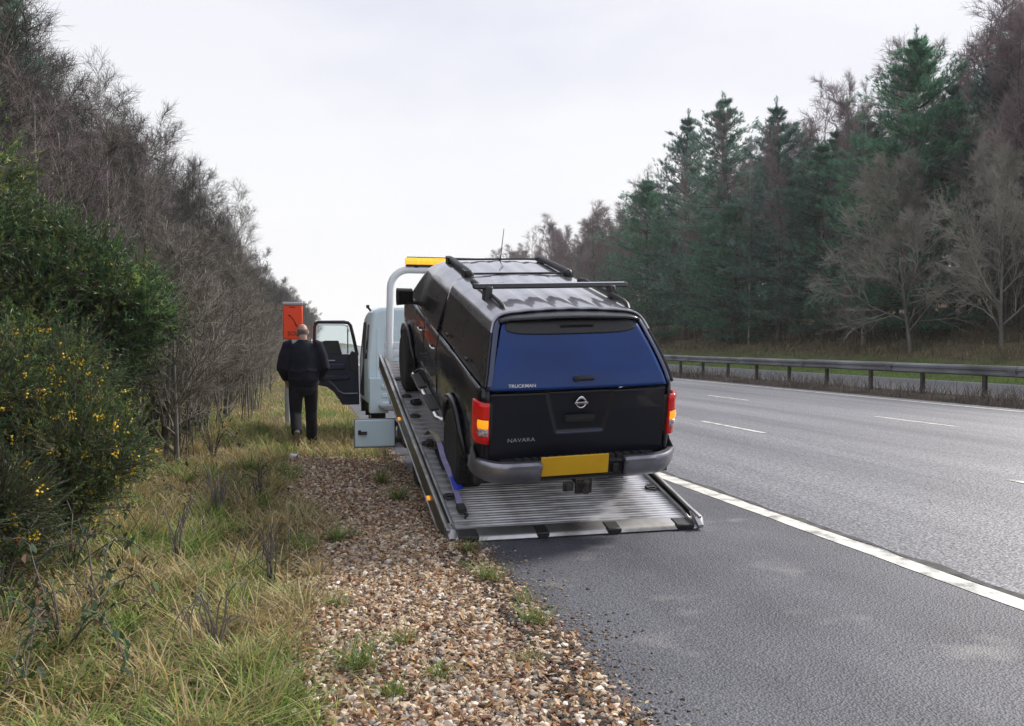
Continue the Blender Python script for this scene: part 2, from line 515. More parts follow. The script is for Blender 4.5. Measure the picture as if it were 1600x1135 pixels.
# ------------------------------------------------------------------ the setting: ground, road, markings
def gz(x, y):
    x = np.asarray(x, dtype=float); y = np.asarray(y, dtype=float)
    X = x - bend(y)
    z = np.interp(X, [-300, -60, -20, -8, -4, -2.2, -0.9, -0.1, 0.7, 1.35, 1.75, 16.9, 17.3, 18.3, 19.3, 19.8, 27.2, 28, 32, 37, 44, 54, 72, 120, 400],
                  [8, 4.5, 2.4, 1.35, 0.62, 0.32, 0.16, 0.10, 0.055, 0.0, -0.05, -0.05, 0.03, 0.08, 0.03, -0.05, -0.05, 0.04, 0.45, 1.6, 3.2, 5.2, 8.5, 14.0, 20.0])
    amp = np.interp(X, [-6, -2.5, -0.5, 0.8, 1.3, 1.7, 29, 36, 50], [0.12, 0.05, 0.02, 0.012, 0.0, 0, 0, 0.15, 0.3])
    return z + amp * (np.sin(x * 1.9 + 0.7 * y) + np.sin(y * 1.3 - x * 0.6 + 1.0) + 0.6 * np.sin(2.9 * y + 1.7 * x))

def build_ground():
    xs = np.concatenate([[-150, -90, -60, -40, -30, -22, -16], np.arange(-12, -4, 0.8), np.arange(-4, 2.01, 0.2), [4, 8, 12, 16, 16.9, 17.3, 17.8, 18.3, 18.8, 19.3, 19.8, 23, 27.2, 28], np.arange(29, 46, 1.0), np.arange(48, 80, 4.0), [95, 120, 180]])
    ys = np.concatenate([[-60, -30, -15, -6], np.arange(-2, 24, 0.4), np.arange(24, 60, 2.0), np.arange(60, 300, 10.0), [340, 420]])
    X, Y = np.meshgrid(xs, ys, indexing='ij')
    XX = X + bend(Y)
    Z = gz(XX, Y)
    V = np.stack([XX, Y, Z], -1).reshape(-1, 3)
    nx, ny = len(xs), len(ys)
    i, j = np.meshgrid(np.arange(nx - 1), np.arange(ny - 1), indexing='ij')
    a = (i * ny + j).ravel()
    F = np.stack([a, a + ny, a + ny + 1, a + 1], 1)
    vy = np.clip((Y.ravel() - 11.5) / 1.5, 0, 1)[:, None] * ((X.ravel() > -.1) & (X.ravel() < 1.5))[:, None]
    stops = [-8, -3.0, -1.5, -0.1, 0.3, 1.4, 16, 18, 20, 27, 28, 32, 34.5, 40, 60]
    cols = np.array([(.05, .042, .03), (.05, .045, .028), (.13, .115, .055), (.14, .115, .065), (.16, .125, .09), (.13, .11, .09), (.09, .075, .065), (.09, .075, .06), (.09, .08, .06),
                     (.13, .17, .05), (.12, .19, .04), (.10, .14, .045), (.16, .13, .075), (.15, .12, .075), (.09, .075, .05)])
    col = np.stack([np.interp(X.ravel(), stops, cols[:, k]) for k in range(3)], 1)
    col = col * (1 - vy) + np.array([(.14, .12, .06)]) * vy
    tag(link('ground', mesh_np('ground', V, F, M['ground'], smooth=True, col=col)), kind='structure')
build_ground()

def strip_sheet(name, x0, x1, z, m, y0=-59, y1=415, thick=0.0, ragged=0.0):
    ys = np.concatenate([[y0], np.arange(-20, 40, 0.25 if ragged else 4.0), np.arange(40, 300, 10.0), [360, y1]])
    n = len(ys)
    jag = (rng.random((n, 2)) - .5) * ragged if ragged else np.zeros((n, 2))
    V = np.concatenate([np.stack([x0 + bend(ys) + jag[:, 0], ys, np.full(n, z)], 1), np.stack([x1 + bend(ys) + jag[:, 1], ys, np.full(n, z)], 1)])
    F = np.stack([np.arange(n - 1), np.arange(n - 1) + n, np.arange(n - 1) + n + 1, np.arange(n - 1) + 1], 1)
    return tag(link(name, mesh_np(name, V, F, m)), kind='structure')

strip_sheet('hard_shoulder', 1.40, 4.36, 0.0, M['shoulder'], ragged=0.10)
strip_sheet('motorway', 4.36, 17.05, -0.002, M['lane'])
strip_sheet('far_carriageway', 19.9, 27.0, 0.0, M['far_lane'])
strip_sheet('edge_line', 4.22, 4.40, 0.004, M['line'], ragged=0.012)
strip_sheet('road_seam', 4.415, 4.50, 0.002, M['seam'], ragged=0.09)
strip_sheet('far_edge_line', 16.35, 16.5, 0.004, M['line'])
strip_sheet('far_verge_line', 26.4, 26.55, 0.004, M['line'])
def dashes(name, x, start):
    V, F = [], []
    for k in range(-3, 40):
        y0 = start + k * 7.8
        y1 = y0 - 2.4
        b = len(V)
        for (xx, yy) in ((x - .055, y1), (x + .055, y1), (x + .055, y0), (x - .055, y0)):
            V.append((xx + float(bend(yy)), yy, 0.004))
        F.append((b, b + 1, b + 2, b + 3))
    tag(link(name, mesh_np(name, V, F, M['line'])), kind='structure')
dashes('lane_marking', 8.12, 16.1)
dashes('outer_lane_marking', 12.28, 16.2)

# ------------------------------------------------------------------ scattered small stuff
def rand_rot(n):
    q = rng.normal(size=(n, 4)); q /= np.linalg.norm(q, axis=1)[:, None]
    w, x, y, z = q.T
    return np.stack([np.stack([1 - 2 * (y * y + z * z), 2 * (x * y - z * w), 2 * (x * z + y * w)], 1),
                     np.stack([2 * (x * y + z * w), 1 - 2 * (x * x + z * z), 2 * (y * z - x * w)], 1),
                     np.stack([2 * (x * z - y * w), 2 * (y * z + x * w), 1 - 2 * (x * x + y * y)], 1)], 1)

def pick(cols, n, jit=0.2, p=None):
    cols = np.array(cols)
    c = cols[rng.choice(len(cols), n, p=p)]
    return c * (1 + (rng.random((n, 1)) - .5) * 2 * jit)

t_ = (1 + 5 ** .5) / 2
ICO_V = np.array([(-1, t_, 0), (1, t_, 0), (-1, -t_, 0), (1, -t_, 0), (0, -1, t_), (0, 1, t_), (0, -1, -t_), (0, 1, -t_), (t_, 0, -1), (t_, 0, 1), (-t_, 0, -1), (-t_, 0, 1)]) / math.sqrt(1 + t_ * t_)
ICO_F = np.array([(0, 11, 5), (0, 5, 1), (0, 1, 7), (0, 7, 10), (0, 10, 11), (1, 5, 9), (5, 11, 4), (11, 10, 2), (10, 7, 6), (7, 1, 8), (3, 9, 4), (3, 4, 2), (3, 2, 6), (3, 6, 8), (3, 8, 9), (4, 9, 5), (2, 4, 11), (6, 2, 10), (8, 6, 7), (9, 8, 1)])

def stones(name, P, size, cols, p=None, m=None):
    n = len(P)
    R = rand_rot(n)
    sc = size[:, None] * (0.55 + rng.random((n, 3)) * 0.75)
    jit = 1 + (rng.random((n, 12, 1)) - .5) * 0.55
    v = ICO_V[None] * sc[:, None, :] * jit
    v = np.einsum('nij,nkj->nki', R, v)
    v[:, :, 2] *= 0.65
    v += P[:, None, :]
    F = (ICO_F[None] + np.arange(n)[:, None, None] * 12).reshape(-1, 3)
    col = np.repeat(pick(cols, n, 0.25, p), 12, 0)
    return tag(link(name, mesh_np(name, v.reshape(-1, 3), F, m or M['stone'], col=col)), kind='stuff')

def leaves(name, P, size, cols, flat=0.5, p=None):
    """each leaf: a folded, pointed six-vertex blade"""
    n = len(P)
    base = np.array([(0, -1, 0), (.42, -.3, .16), (.34, .45, .12), (0, 1, .05), (-.34, .45, .12), (-.42, -.3, .16)])
    az = rng.random(n) * 2 * PI
    v = base[None] * size[:, None, None] * (0.7 + rng.random((n, 1, 3)) * .6)
    v[:, :, 2] *= (rng.random((n, 1)) * 3 - 1)
    R = rand_rot(n)
    Rz = np.zeros((n, 3, 3)); Rz[:, 0, 0] = np.cos(az); Rz[:, 0, 1] = -np.sin(az); Rz[:, 1, 0] = np.sin(az); Rz[:, 1, 1] = np.cos(az); Rz[:, 2, 2] = 1
    tilt = rng.random(n) * flat
    Rx = np.zeros((n, 3, 3)); Rx[:, 0, 0] = 1; Rx[:, 1, 1] = np.cos(tilt); Rx[:, 1, 2] = -np.sin(tilt); Rx[:, 2, 1] = np.sin(tilt); Rx[:, 2, 2] = np.cos(tilt)
    v = np.einsum('nij,njk,nlk->nli', Rz, Rx, v) + P[:, None, :]
    f = np.array([(0, 1, 3), (1, 2, 3), (0, 3, 5), (5, 3, 4)])
    F = (f[None] + np.arange(n)[:, None, None] * 6).reshape(-1, 3)
    col = np.repeat(pick(cols, n, 0.3, p), 6, 0)
    return tag(link(name, mesh_np(name, v.reshape(-1, 3), F, M['leaf'], col=col)), kind='stuff')

def blades(P, length, width, col, lean=0.45, bendf=0.7, az=None):
    """grass blades: 3 rows, tapering and bending; returns V, F, col"""
    n = len(P)
    az = rng.random(n) * 2 * PI if az is None else az
    d = np.stack([np.cos(az), np.sin(az), np.zeros(n)], 1)
    s = np.stack([-np.sin(az), np.cos(az), np.zeros(n)], 1)
    ln = rng.random(n) * lean
    bd = (0.3 + rng.random(n)) * bendf
    V = np.zeros((n, 7, 3))
    for k, t in enumerate((0, 0.4, 0.75)):
        h = length * (t - 0.35 * bd * t * t)
        o = length * (ln * t + bd * t * t * 0.6)
        c = P + d * o[:, None] + np.array([0, 0, 1.0]) * h[:, None]
        w = width * (1 - 0.35 * t)
        V[:, 2 * k] = c - s * w[:, None]
        V[:, 2 * k + 1] = c + s * w[:, None]
    h = length * (1 - 0.35 * bd); o = length * (ln + bd * 0.6)
    V[:, 6] = P + d * o[:, None] + np.array([0, 0, 1.0]) * h[:, None]
    f = np.array([(0, 1, 3), (0, 3, 2), (2, 3, 5), (2, 5, 4), (4, 5, 6)])
    F = (f[None] + np.arange(n)[:, None, None] * 7).reshape(-1, 3)
    return V.reshape(-1, 3), F, np.repeat(col, 7, 0)

def stone_edge(y):     # where grass gives way to gravel
    return 0.16 + 0.10 * np.sin(y * 0.9 + 1.2) + 0.07 * np.sin(y * 2.7) - 0.10 * np.clip((y - 6) / 5, 0, 1)

def tarmac_edge(y):
    return 1.42 + 0.05 * np.sin(y * 1.7) + 0.03 * np.sin(4.3 * y + 1)

STONE_COLS = [(.50, .40, .29), (.60, .53, .43), (.40, .30, .21), (.29, .195, .13), (.26, .235, .215), (.70, .65, .58), (.12, .085, .065), (.48, .35, .21)]
def scatter_strip(n, y0, y1, pw, spread=0.06):
    y = y0 + (y1 - y0) * rng.random(n) ** pw
    t = rng.random(n)
    a, b = stone_edge(y) - 0.12, tarmac_edge(y) + 0.05
    x = a + (b - a) * t + rng.normal(size=n) * spread
    return x, y
x, y = scatter_strip(38000, 2.6, 13.0, 1.35)
sz = 0.007 + rng.random(len(x)) ** 2.4 * 0.017
stones('gravel', np.stack([x, y, gz(x, y) + sz * 0.35], 1), sz, STONE_COLS, [.2, .13, .19, .16, .1, .05, .10, .07])
# loose chippings and grit spilling over the tarmac edge
y = 2.6 + rng.random(1500) * 6
x = tarmac_edge(y) + np.abs(rng.normal(size=1500)) * 0.16
sz = 0.004 + rng.random(1500) ** 3 * 0.010
stones('loose_chippings', np.stack([x, y, np.full(1500, 0.003)], 1), sz, [(.3, .27, .22), (.12, .10, .09), (.22, .17, .12), (.05, .045, .04)])
x, y = scatter_strip(13000, 2.6, 14.0, 1.3)
leaves('fallen_leaves', np.stack([x, y, gz(x, y) + 0.014 + rng.random(len(x)) * .012], 1), 0.010 + rng.random(len(x)) * 0.016,
       [(.22, .10, .05), (.32, .19, .10), (.15, .065, .045), (.42, .30, .18), (.36, .19, .07), (.48, .38, .26)], 0.9)
# dark soil and moss clumps along the tarmac edge
y = 2.6 + rng.random(9000) * 5.5
x = tarmac_edge(y) - 0.13 + rng.normal(size=9000) * 0.085 + .05 * np.sin(y * 5)
sz = 0.005 + rng.random(9000) * 0.014
stones('edge_soil', np.stack([x, y, gz(x, y) + .006], 1), sz, [(.045, .036, .03), (.07, .055, .04), (.03, .027, .024)])

# ---- grass on the verge
def verge_grass():
    Vs, Fs, Cs, b = [], [], [], 0
    def put(P, L, w, col, lean=.5, bendf=.8):
        nonlocal b
        V, F, c = blades(P, L, w, col, lean, bendf)
        Vs.append(V); Fs.append(F + b); Cs.append(c); b += len(V)
    def pts(n, y0, y1, pw, xl, cl=0.0):
        y = y0 + (y1 - y0) * rng.random(n) ** pw
        xr = stone_edge(y) + 0.03
        x = xl + (xr - xl) * rng.random(n) + rng.normal(size=n) * .05 + (rng.random(n) < .05) * rng.random(n) ** 2 * .6
        return x, y
    straw = [(.42, .36, .18), (.52, .46, .25), (.34, .27, .13), (.44, .31, .11), (.24, .19, .11)]
    green = [(.16, .25, .045), (.24, .34, .07), (.12, .20, .04), (.32, .36, .10), (.08, .13, .03)]
    def patch(x, y):
        return np.sin(x * 2.3 + y * .7) + np.sin(y * 1.7 - x * 1.1 + 2) + .8 * np.sin(x * 5.1 - y * 2.9) + rng.normal(size=len(x)) * .8
    for n, y0, y1, pw, xl, Ls in ((46000, 2.9, 8.5, 1.25, -3.2, 1.0), (26000, 8.5, 20, 1.2, -3.6, 1.0), (14000, 20, 70, 1.3, -4.0, 1.2)):
        x, y = pts(n, y0, y1, pw, xl)
        x = x + bend(y)
        isg = patch(x, y) > 0.7
        col = np.where(isg[:, None], pick(green, n, .3), pick(straw, n, .3))
        L = (0.045 + rng.random(n) ** 2.5 * 0.17) * Ls * (0.75 + .35 * np.clip(patch(x, y), -1, 1.2))
        put(np.stack([x, y, gz(x, y) - .005], 1), L, 0.0016 + rng.random(n) * .0016 + y * .00016, col, .9, 1.2)
    n = 16000
    y = 11.6 + 30 * rng.random(n) ** 1.7
    x = -.1 + 1.45 * rng.random(n)
    k = rng.random(n) < np.clip((y - 11.4) / 1.2, 0, 1)
    x, y = x[k], y[k]; n = len(x)
    isg = patch(x, y) > .4
    put(np.stack([x + bend(y), y, gz(x + bend(y), y) - .005], 1), (.06 + .22 * rng.random(n) ** 2) * np.where(x > 1.1, .6, 1), 0.0022 + rng.random(n) * .002 + y * .00016,
        np.where(isg[:, None], pick(green, n, .3), pick(straw + [(.46, .40, .12)], n, .3)), .8, 1.1)
    # tussocks: many blades from one root
    n_t = 300
    ty = 3.0 + 13 * rng.random(n_t) ** 1.3
    tx = stone_edge(ty) - 0.05 - rng.random(n_t) ** 1.2 * 2.4
    per = 75
    x = np.repeat(tx, per) + rng.normal(size=n_t * per) * .045
    y = np.repeat(ty, per) + rng.normal(size=n_t * per) * .045
    gsel = np.repeat(rng.random(n_t) < .42, per)
    col = np.where(gsel[:, None], pick(green, n_t * per, .25), pick(straw, n_t * per, .25))
    L = (0.09 + rng.random(n_t * per) * 0.20) * np.repeat(.6 + rng.random(n_t) * .7, per)
    put(np.stack([x, y, gz(x, y) - .01], 1), L, np.full(n_t * per, .0026), col, .75, 1.1)
    o = link('verge_grass', mesh_np('verge_grass', np.concatenate(Vs), np.concatenate(Fs), M['grass'], col=np.concatenate(Cs)))
    tag(o, kind='stuff')
verge_grass()
x = -3.0 + rng.random(5000) * 3.1; y = 3.0 + 12 * rng.random(5000) ** 1.3
leaves('leaf_litter', np.stack([x, y, gz(x, y) + .01 + rng.random(5000) * .03], 1), 0.014 + rng.random(5000) * 0.024,
       [(.22, .12, .06), (.30, .20, .11), (.12, .07, .045), (.38, .29, .17)], 0.9)

# ---- scrub under the barrier, rough growth on the far bank
def scrub(name, n, xa, xb, y0, y1, pw, L0, L1, w, cols, p=None, lean=.6, mul=None):
    y = y0 + (y1 - y0) * rng.random(n) ** pw
    x = xa + (xb - xa) * rng.random(n)
    if mul is not None:
        k = mul(x, y) > rng.random(n)
        x, y = x[k], y[k]
    n = len(x)
    L = L0 + (L1 - L0) * rng.random(n) ** 1.6
    x = x + bend(y)
    V, F, c = blades(np.stack([x, y, gz(x, y) - .02], 1), L, w * (0.6 + rng.random(n) * .8) * (0.7 + y / 45), pick(cols, n, .3, p), lean, .6)
    return tag(link(name, mesh_np(name, V, F, M['grass'], col=c)), kind='stuff')
cl = lambda x, y: .45 + .4 * np.sin(y * 1.1) * np.sin(y * .37 + 1) + .25 * np.sin(3.1 * y + 2 * x)
scrub('reserve_scrub', 42000, 17.0, 19.4, 8, 130, 1.9, .10, .60, .0045, [(.10, .075, .075), (.16, .12, .11), (.07, .055, .05), (.22, .18, .14), (.09, .11, .04)], [.3, .25, .2, .13, .12], .9, cl)
scrub('far_verge_grass', 30000, 27.2, 33.5, 14, 160, 1.6, .06, .22, .007, [(.13, .22, .04), (.18, .27, .06), (.10, .15, .04), (.25, .24, .09)], None, .8)
scrub('bank_undergrowth', 42000, 33.0, 56, 18, 170, 1.5, .15, .75, .012, [(.17, .13, .08), (.24, .18, .10), (.11, .125, .055), (.31, .24, .135), (.09, .11, .05)], None, 1.0)
scrub('wood_floor_growth', 9000, -9, -3.0, 4, 60, 1.3, .15, .7, .005, [(.10, .075, .045), (.13, .10, .06), (.06, .08, .03), (.18, .14, .08)], None, 1.0)

# ------------------------------------------------------------------ trees
def seg_mesh(name, S, ns, m):
    """S: array (n, 8) of p0, p1, r0, r1 -> open prisms"""
    S = np.asarray(S, dtype=float)
    p0, p1, r0, r1 = S[:, :3], S[:, 3:6], S[:, 6], S[:, 7]
    d = p1 - p0
    d /= np.maximum(np.linalg.norm(d, axis=1), 1e-9)[:, None]
    ref = np.where(np.abs(d[:, 2:3]) < .9, np.array([[0, 0, 1.0]]), np.array([[1.0, 0, 0]]))
    x = np.cross(d, ref); x /= np.linalg.norm(x, axis=1)[:, None]
    y = np.cross(x, d)
    n = len(S)
    V = np.zeros((n, 2 * ns, 3))
    for k in range(ns):
        a = 2 * PI * k / ns
        o = x * math.cos(a) + y * math.sin(a)
        V[:, k] = p0 + o * r0[:, None]
        V[:, ns + k] = p1 + o * r1[:, None]
    f = np.array([(k, (k + 1) % ns, ns + (k + 1) % ns, ns + k) for k in range(ns)])
    F = (f[None] + np.arange(n)[:, None, None] * 2 * ns).reshape(-1, 4)
    return mesh_np(name, V.reshape(-1, 3), F, m, smooth=ns > 4)

def bare_tree(seed, H=10, r=.11, limbs=16, spread=.6, up=.25, counts=(7, 6, 5), twig=.35, start=.2, tw_r=.004, lfrac=.40, lean=0.0, forks=1):
    R = random.Random(seed)
    big, fine = [], []
    def rv(s):
        return Vector((R.gauss(0, s), R.gauss(0, s), R.gauss(0, s)))
    def grow(p, d, L, r0, r1, nseg, wob, upf, out):
        pts = [(p.copy(), r0)]
        for i in range(nseg):
            d = (d + rv(wob) + Vector((0, 0, upf))).normalized()
            q = p + d * (L / nseg)
            ra = r0 + (r1 - r0) * i / nseg; rb = r0 + (r1 - r0) * (i + 1) / nseg
            out.append((*p, *q, ra, rb))
            p = q
            pts.append((p.copy(), rb))
        return pts, d
    def along(pts, t):
        k = t * (len(pts) - 1); i = min(int(k), len(pts) - 2); f = k - i
        return pts[i][0].lerp(pts[i + 1][0], f), pts[i][1] + (pts[i + 1][1] - pts[i][1]) * f, (pts[i + 1][0] - pts[i][0]).normalized()
    def side(d, ang):
        o = d.orthogonal().normalized()
        o.rotate(Matrix.Rotation(R.random() * 2 * PI, 3, d))
        return (d * math.cos(ang) + o * math.sin(ang)).normalized()
    for s in range(forks):
        d0 = Vector((lean + R.gauss(0, .05 if forks == 1 else .10), R.gauss(0, .05 if forks == 1 else .10), 1)).normalized()
        base = Vector((0, 0, -.25)) if forks == 1 else Vector((R.gauss(0, .18), R.gauss(0, .18), -.2))
        hh = H * (1 if forks == 1 else R.uniform(.7, 1))
        trunk, _ = grow(base, d0, hh, r, r * .12, 9, .05, .04, big)
        for i in range(limbs):
            t = start + (1 - start) * (i + R.random()) / limbs
            p, rr, d = along(trunk, min(t, .99))
            L1 = hh * lfrac * (1.08 - .75 * t) * R.uniform(.7, 1.2)
            b1, _ = grow(p, side(d, spread * R.uniform(.8, 1.3)), L1, rr * .55, .006, 4, .13, up * .5, big)
            for j in range(counts[0]):
                t1 = .15 + .85 * (j + R.random()) / counts[0]
                p, rr, d = along(b1, min(t1, .99))
                L2 = L1 * .5 * (1.15 - .6 * t1) * R.uniform(.7, 1.2)
                b2, _ = grow(p, side(d, R.uniform(.45, .95)), L2, max(rr * .55, tw_r * 1.6), tw_r, 3, .15, up * .4, fine)
                for k in range(counts[1]):
                    t2 = .1 + .9 * (k + R.random()) / counts[1]
                    p, rr, d = along(b2, min(t2, .99))
                    L3 = L2 * .55 * R.uniform(.6, 1.2)
                    b3, _ = grow(p, side(d, R.uniform(.4, .9)), L3, tw_r * 1.2, tw_r * .8, 2, .16, up * .3, fine)
                    for m_ in range(counts[2]):
                        p, rr, d = along(b3, R.uniform(.1, .98))
                        grow(p, side(d, R.uniform(.35, .8)), twig * R.uniform(.5, 1.2), tw_r * .9, tw_r * .5, 1, .1, up * .2, fine)
    return np.array(big), np.array(fine)

def make_bare(name, seed, mt, mb, **kw):
    big, fine = bare_tree(seed, **kw)
    return seg_mesh('trunk', big, 6, mb), seg_mesh('crown', fine, 3, mt)

def place(name, meshes, loc, rz, sc, label, cat='tree', group=None, tilt=(0, 0)):
    o = empty(name, loc, (tilt[0], tilt[1], rz))
    o.scale = (sc[0], sc[0], sc[1]) if isinstance(sc, tuple) else (sc, sc, sc)
    tag(o, label, cat, group)
    for n, me in meshes:
        link(n, me, o)
    return o

def pine_meshes(seed, H=17, low=.12, w=3.2, dens=1.0, needle=.21, cols=None, sparse_top=0.0):
    R = np.random.default_rng(seed)
    S, P, D, Ls = [], [], [], []
    nseg = 10
    px = np.cumsum(R.normal(size=(nseg + 1, 2)) * .05, 0); px -= px[0]
    def tr(t):
        k = t * nseg; i = min(int(k), nseg - 1)
        a = px[i] + (px[i + 1] - px[i]) * (k - i)
        return np.array([a[0], a[1], H * t - .2])
    for i in range(nseg):
        S.append((*tr(i / nseg), *tr((i + 1) / nseg), .19 * (1 - i / nseg) + .02, .19 * (1 - (i + 1) / nseg) + .02))
    nw = int(25 * dens)
    for wv in range(nw):
        t = low + (1 - low) * (wv + R.random() * .8) / nw
        L = w * (1 - (max(t, .2) - .2) / .8) ** .62 * (0.62 + .6 * R.random()) + .10 + .25 * (t < .9)
        if t < .3: L *= .75 + .25 * (t - low) / (.3 - low + 1e-6)
        nb = int(R.integers(5, 8))
        a0 = R.random() * 6.28
        for k in range(nb):
            a = a0 + 6.28 * k / nb + R.normal() * .25
            l = L * (0.5 + .6 * R.random())
            el = np.interp(t, [0, .5, 1], [-.16, .12, .70]) + R.normal() * .10
            p = tr(t); d = np.array([math.cos(a) * math.cos(el), math.sin(a) * math.cos(el), math.sin(el)])
            ns_ = 4
            for s in range(ns_):
                q = p + d * l / ns_
                S.append((*p, *q, .035 * (1 - s / ns_) + .008, .035 * (1 - (s + 1) / ns_) + .008))
                if s >= 1 or t > .8:
                    for r_ in range(int((9 * dens + (4 if s == ns_ - 1 else 0)) * np.interp(t, [.7, .92, 1], [1.15, .7, .5]))):
                        pp = p + (q - p) * R.random() + R.normal(size=3) * np.array([.20, .20, .085]) * (l / 2.5 + .12)
                        dd = d * .6 + np.array([0, 0, .55]) + R.normal(size=3) * .35
                        P.append(pp); D.append(dd / np.linalg.norm(dd)); Ls.append(.75 + .5 * R.random())
                p = q
                d = d + np.array([0, 0, .10]) + R.normal(size=3) * .06
                d /= np.linalg.norm(d)
    for q in range(14):      # leading shoot
        P.append(tr(1) + np.array([R.normal() * .05, R.normal() * .05, -.5 + .09 * q])); D.append(np.array([0, 0, 1.0])); Ls.append(.9)
    P, D, Ls = np.array(P), np.array(D), np.array(Ls)
    n = len(P); k = 18
    # each tuft: k needles fanned round its shoot
    P2, D2 = np.repeat(P, k, 0), np.repeat(D, k, 0)
    P2 = P2 + D2 * (R.random((n * k, 1)) * .22)
    nd = D2 + R.normal(size=(n * k, 3)) * .55
    nd /= np.linalg.norm(nd, axis=1)[:, None]
    sd = np.cross(nd, R.normal(size=(n * k, 3))); sd /= np.linalg.norm(sd, axis=1)[:, None]
    ln = needle * np.repeat(Ls, k)[:, None] * (.7 + .6 * R.random((n * k, 1)))
    V = np.stack([P2 - sd * .013, P2 + sd * .013, P2 + nd * ln], 1).reshape(-1, 3)
    F = np.arange(n * k * 3).reshape(-1, 3)
    cols = cols or [(.125, .23, .18), (.15, .265, .20), (.09, .18, .15), (.17, .28, .20)]
    ca = np.array(cols)[R.choice(len(cols), n)] * (1 + (R.random((n, 1)) - .5) * .5)
    col = np.repeat(np.repeat(ca, k, 0), 3, 0)
    return [('trunk', seg_mesh('trunk', np.array(S), 5, M['bark_pine'])), ('crown', mesh_np('crown', V, F, M['needle'], col=col))]

PINES = [pine_meshes(21, 17, .06, 4.6, 1.1), pine_meshes(22, 17, .10, 3.9, cols=[(.13, .22, .185), (.16, .26, .21), (.095, .165, .15)]),
         pine_meshes(23, 17, .05, 5.0, 1.25, cols=[(.11, .27, .165), (.15, .32, .19), (.09, .21, .14)]), pine_meshes(24, 17, .38, 3.0, .85)]
DARK = [make_bare('d', s, M['twig_dark'], M['bark'], H=9.5, r=.125, limbs=18, spread=.62, up=.22, counts=(8, 7, 5), twig=.34, start=.12, tw_r=.0045) for s in (1, 2)]
GREY = [make_bare('g', s, M['twig_grey'], M['bark'], H=10, r=.08, limbs=17, spread=.55, up=.28, counts=(7, 6, 5), twig=.36, start=.15, tw_r=.0042) for s in (3, 4)]
SHRUB = [make_bare('h', s, M['twig_sap'], M['twig_grey'], H=10, r=.11, limbs=16, spread=.6, up=.25, counts=(6, 6, 5), twig=.45, start=.05, tw_r=.0085, lfrac=.45) for s in (13, 14)]
BIRCH = [make_bare('b', s, M['twig_birch'], M['bark'], H=17, r=.15, limbs=20, spread=.55, up=.2, counts=(8, 7, 5), twig=.6, start=.18, tw_r=.010, lfrac=.30) for s in (5, 6)]
BIRCHP = [make_bare('p', 7, M['twig_birch'], M['bark_pale'], H=18, r=.17, limbs=15, spread=.6, up=.15, counts=(6, 6, 4), twig=.6, start=.25, tw_r=.009, lfrac=.34)]
PALE = [make_bare('s', s, M['twig_pale'], M['twig_grey'], H=10.5, r=.15, limbs=24, spread=.85, up=.10, counts=(10, 9, 6), twig=.55, start=.12, tw_r=.0085, lfrac=.56) for s in (8, 9)]
SAPL = [make_bare('w', s, M['twig_sap'], M['twig_sap'], H=3.4, r=.016, limbs=7, spread=.4, up=.35, counts=(3, 3, 0), twig=.2, start=.3, tw_r=.0028, lfrac=.25, forks=5) for s in (10, 11, 12)]
def tc(p): return [('trunk', p[0]), ('crown', p[1])]

R_ = random.Random(5)
# left wood
def left_tree(x, y, meshes, sc, label, group, name='bare_tree'):
    X = x + float(bend(y))
    return place(name, meshes, (X, y, float(gz(X, y)) - .05), R_.random() * 6.28, sc, label, 'tree', group)
gl, gg = 'bare dark twiggy tree in the dense wood along the left verge', 'dark bare trees of the left wood'
hl, hg = 'bare grey feathery tree in the dense wood along the left verge', 'grey bare trees of the left wood'
ys = 9.0
k = 0
while ys < 240:
    for row in range(4 if ys < 60 else 3):
        xx = -5.3 - row * 2.0 + R_.uniform(-.6, .6) + (0.5 if ys > 45 else 0) + (1.2 if ys > 90 else 0)
        h = R_.uniform(.72, .98) * (1.0 + .09 * row) * (.9 if ys < 34 else 1.0)
        if ys < 14: h *= .85 + .1 * row
        if (k + row) % 3:
            left_tree(xx, ys + R_.uniform(-1, 1), tc(DARK[k % 2]), (h * 1.05, h), gl, gg)
        else:
            left_tree(xx, ys + R_.uniform(-1, 1), tc(GREY[k % 2]), (h * 1.05, h), hl, hg)
        k += 1
    ys += R_.uniform(1.9, 2.7) if ys < 60 else R_.uniform(4, 6)
left_tree(-7.4, 15.5, tc(DARK[0]), (1.25, 1.25), 'tallest dark bare tree, at the top left corner of the wood', None)
left_tree(-6.9, 24.5, PINES[3], (.50, .58), 'dark scraggy pine rising above bare twigs on the left', None, 'pine_tree')
left_tree(-8.2, 17.5, PINES[1], (.60, .68), 'dark pine half hidden at the far left edge behind bare twigs', None, 'pine_tree')
for i, (X, y, s) in enumerate([(-3.6, 15.5, .26), (-4.0, 21.0, .32), (-3.3, 12.8, .24), (-4.2, 28.0, .36)]):
    left_tree(X, y, tc(BIRCHP[0]), (s * .8, s), 'slim pale stemmed birch at the front of the left wood', 'pale stemmed birches of the left wood', 'birch_tree')
# low bare shrubs filling the foot of the left wood
for i in range(46):
    y = 9.5 + i * .95 + R_.uniform(-.4, .4)
    s = R_.uniform(.30, .50)
    left_tree(-3.5 - R_.random() * 1.6 + (.5 if y > 20 else 0), y, tc(DARK[i % 2] if i % 3 else GREY[i % 2]), (s * 1.15, s), 'low bare shrub filling the foot of the left wood', 'low bare shrubs of the left wood', 'bare_shrub')
# far end of the left wood curving round
for i in range(34):
    y = 11.0 + i * .75 + R_.uniform(-.4, .4)
    s = R_.uniform(.16, .30)
    left_tree(-1.75 + R_.random() * (1.15 if y > 14.5 else .7), y, tc(SHRUB[i % 2]), (s * 1.25, s), 'low twiggy shrub in the thicket between the gorse and the telephone', 'low twiggy shrubs near the telephone', 'bare_shrub')
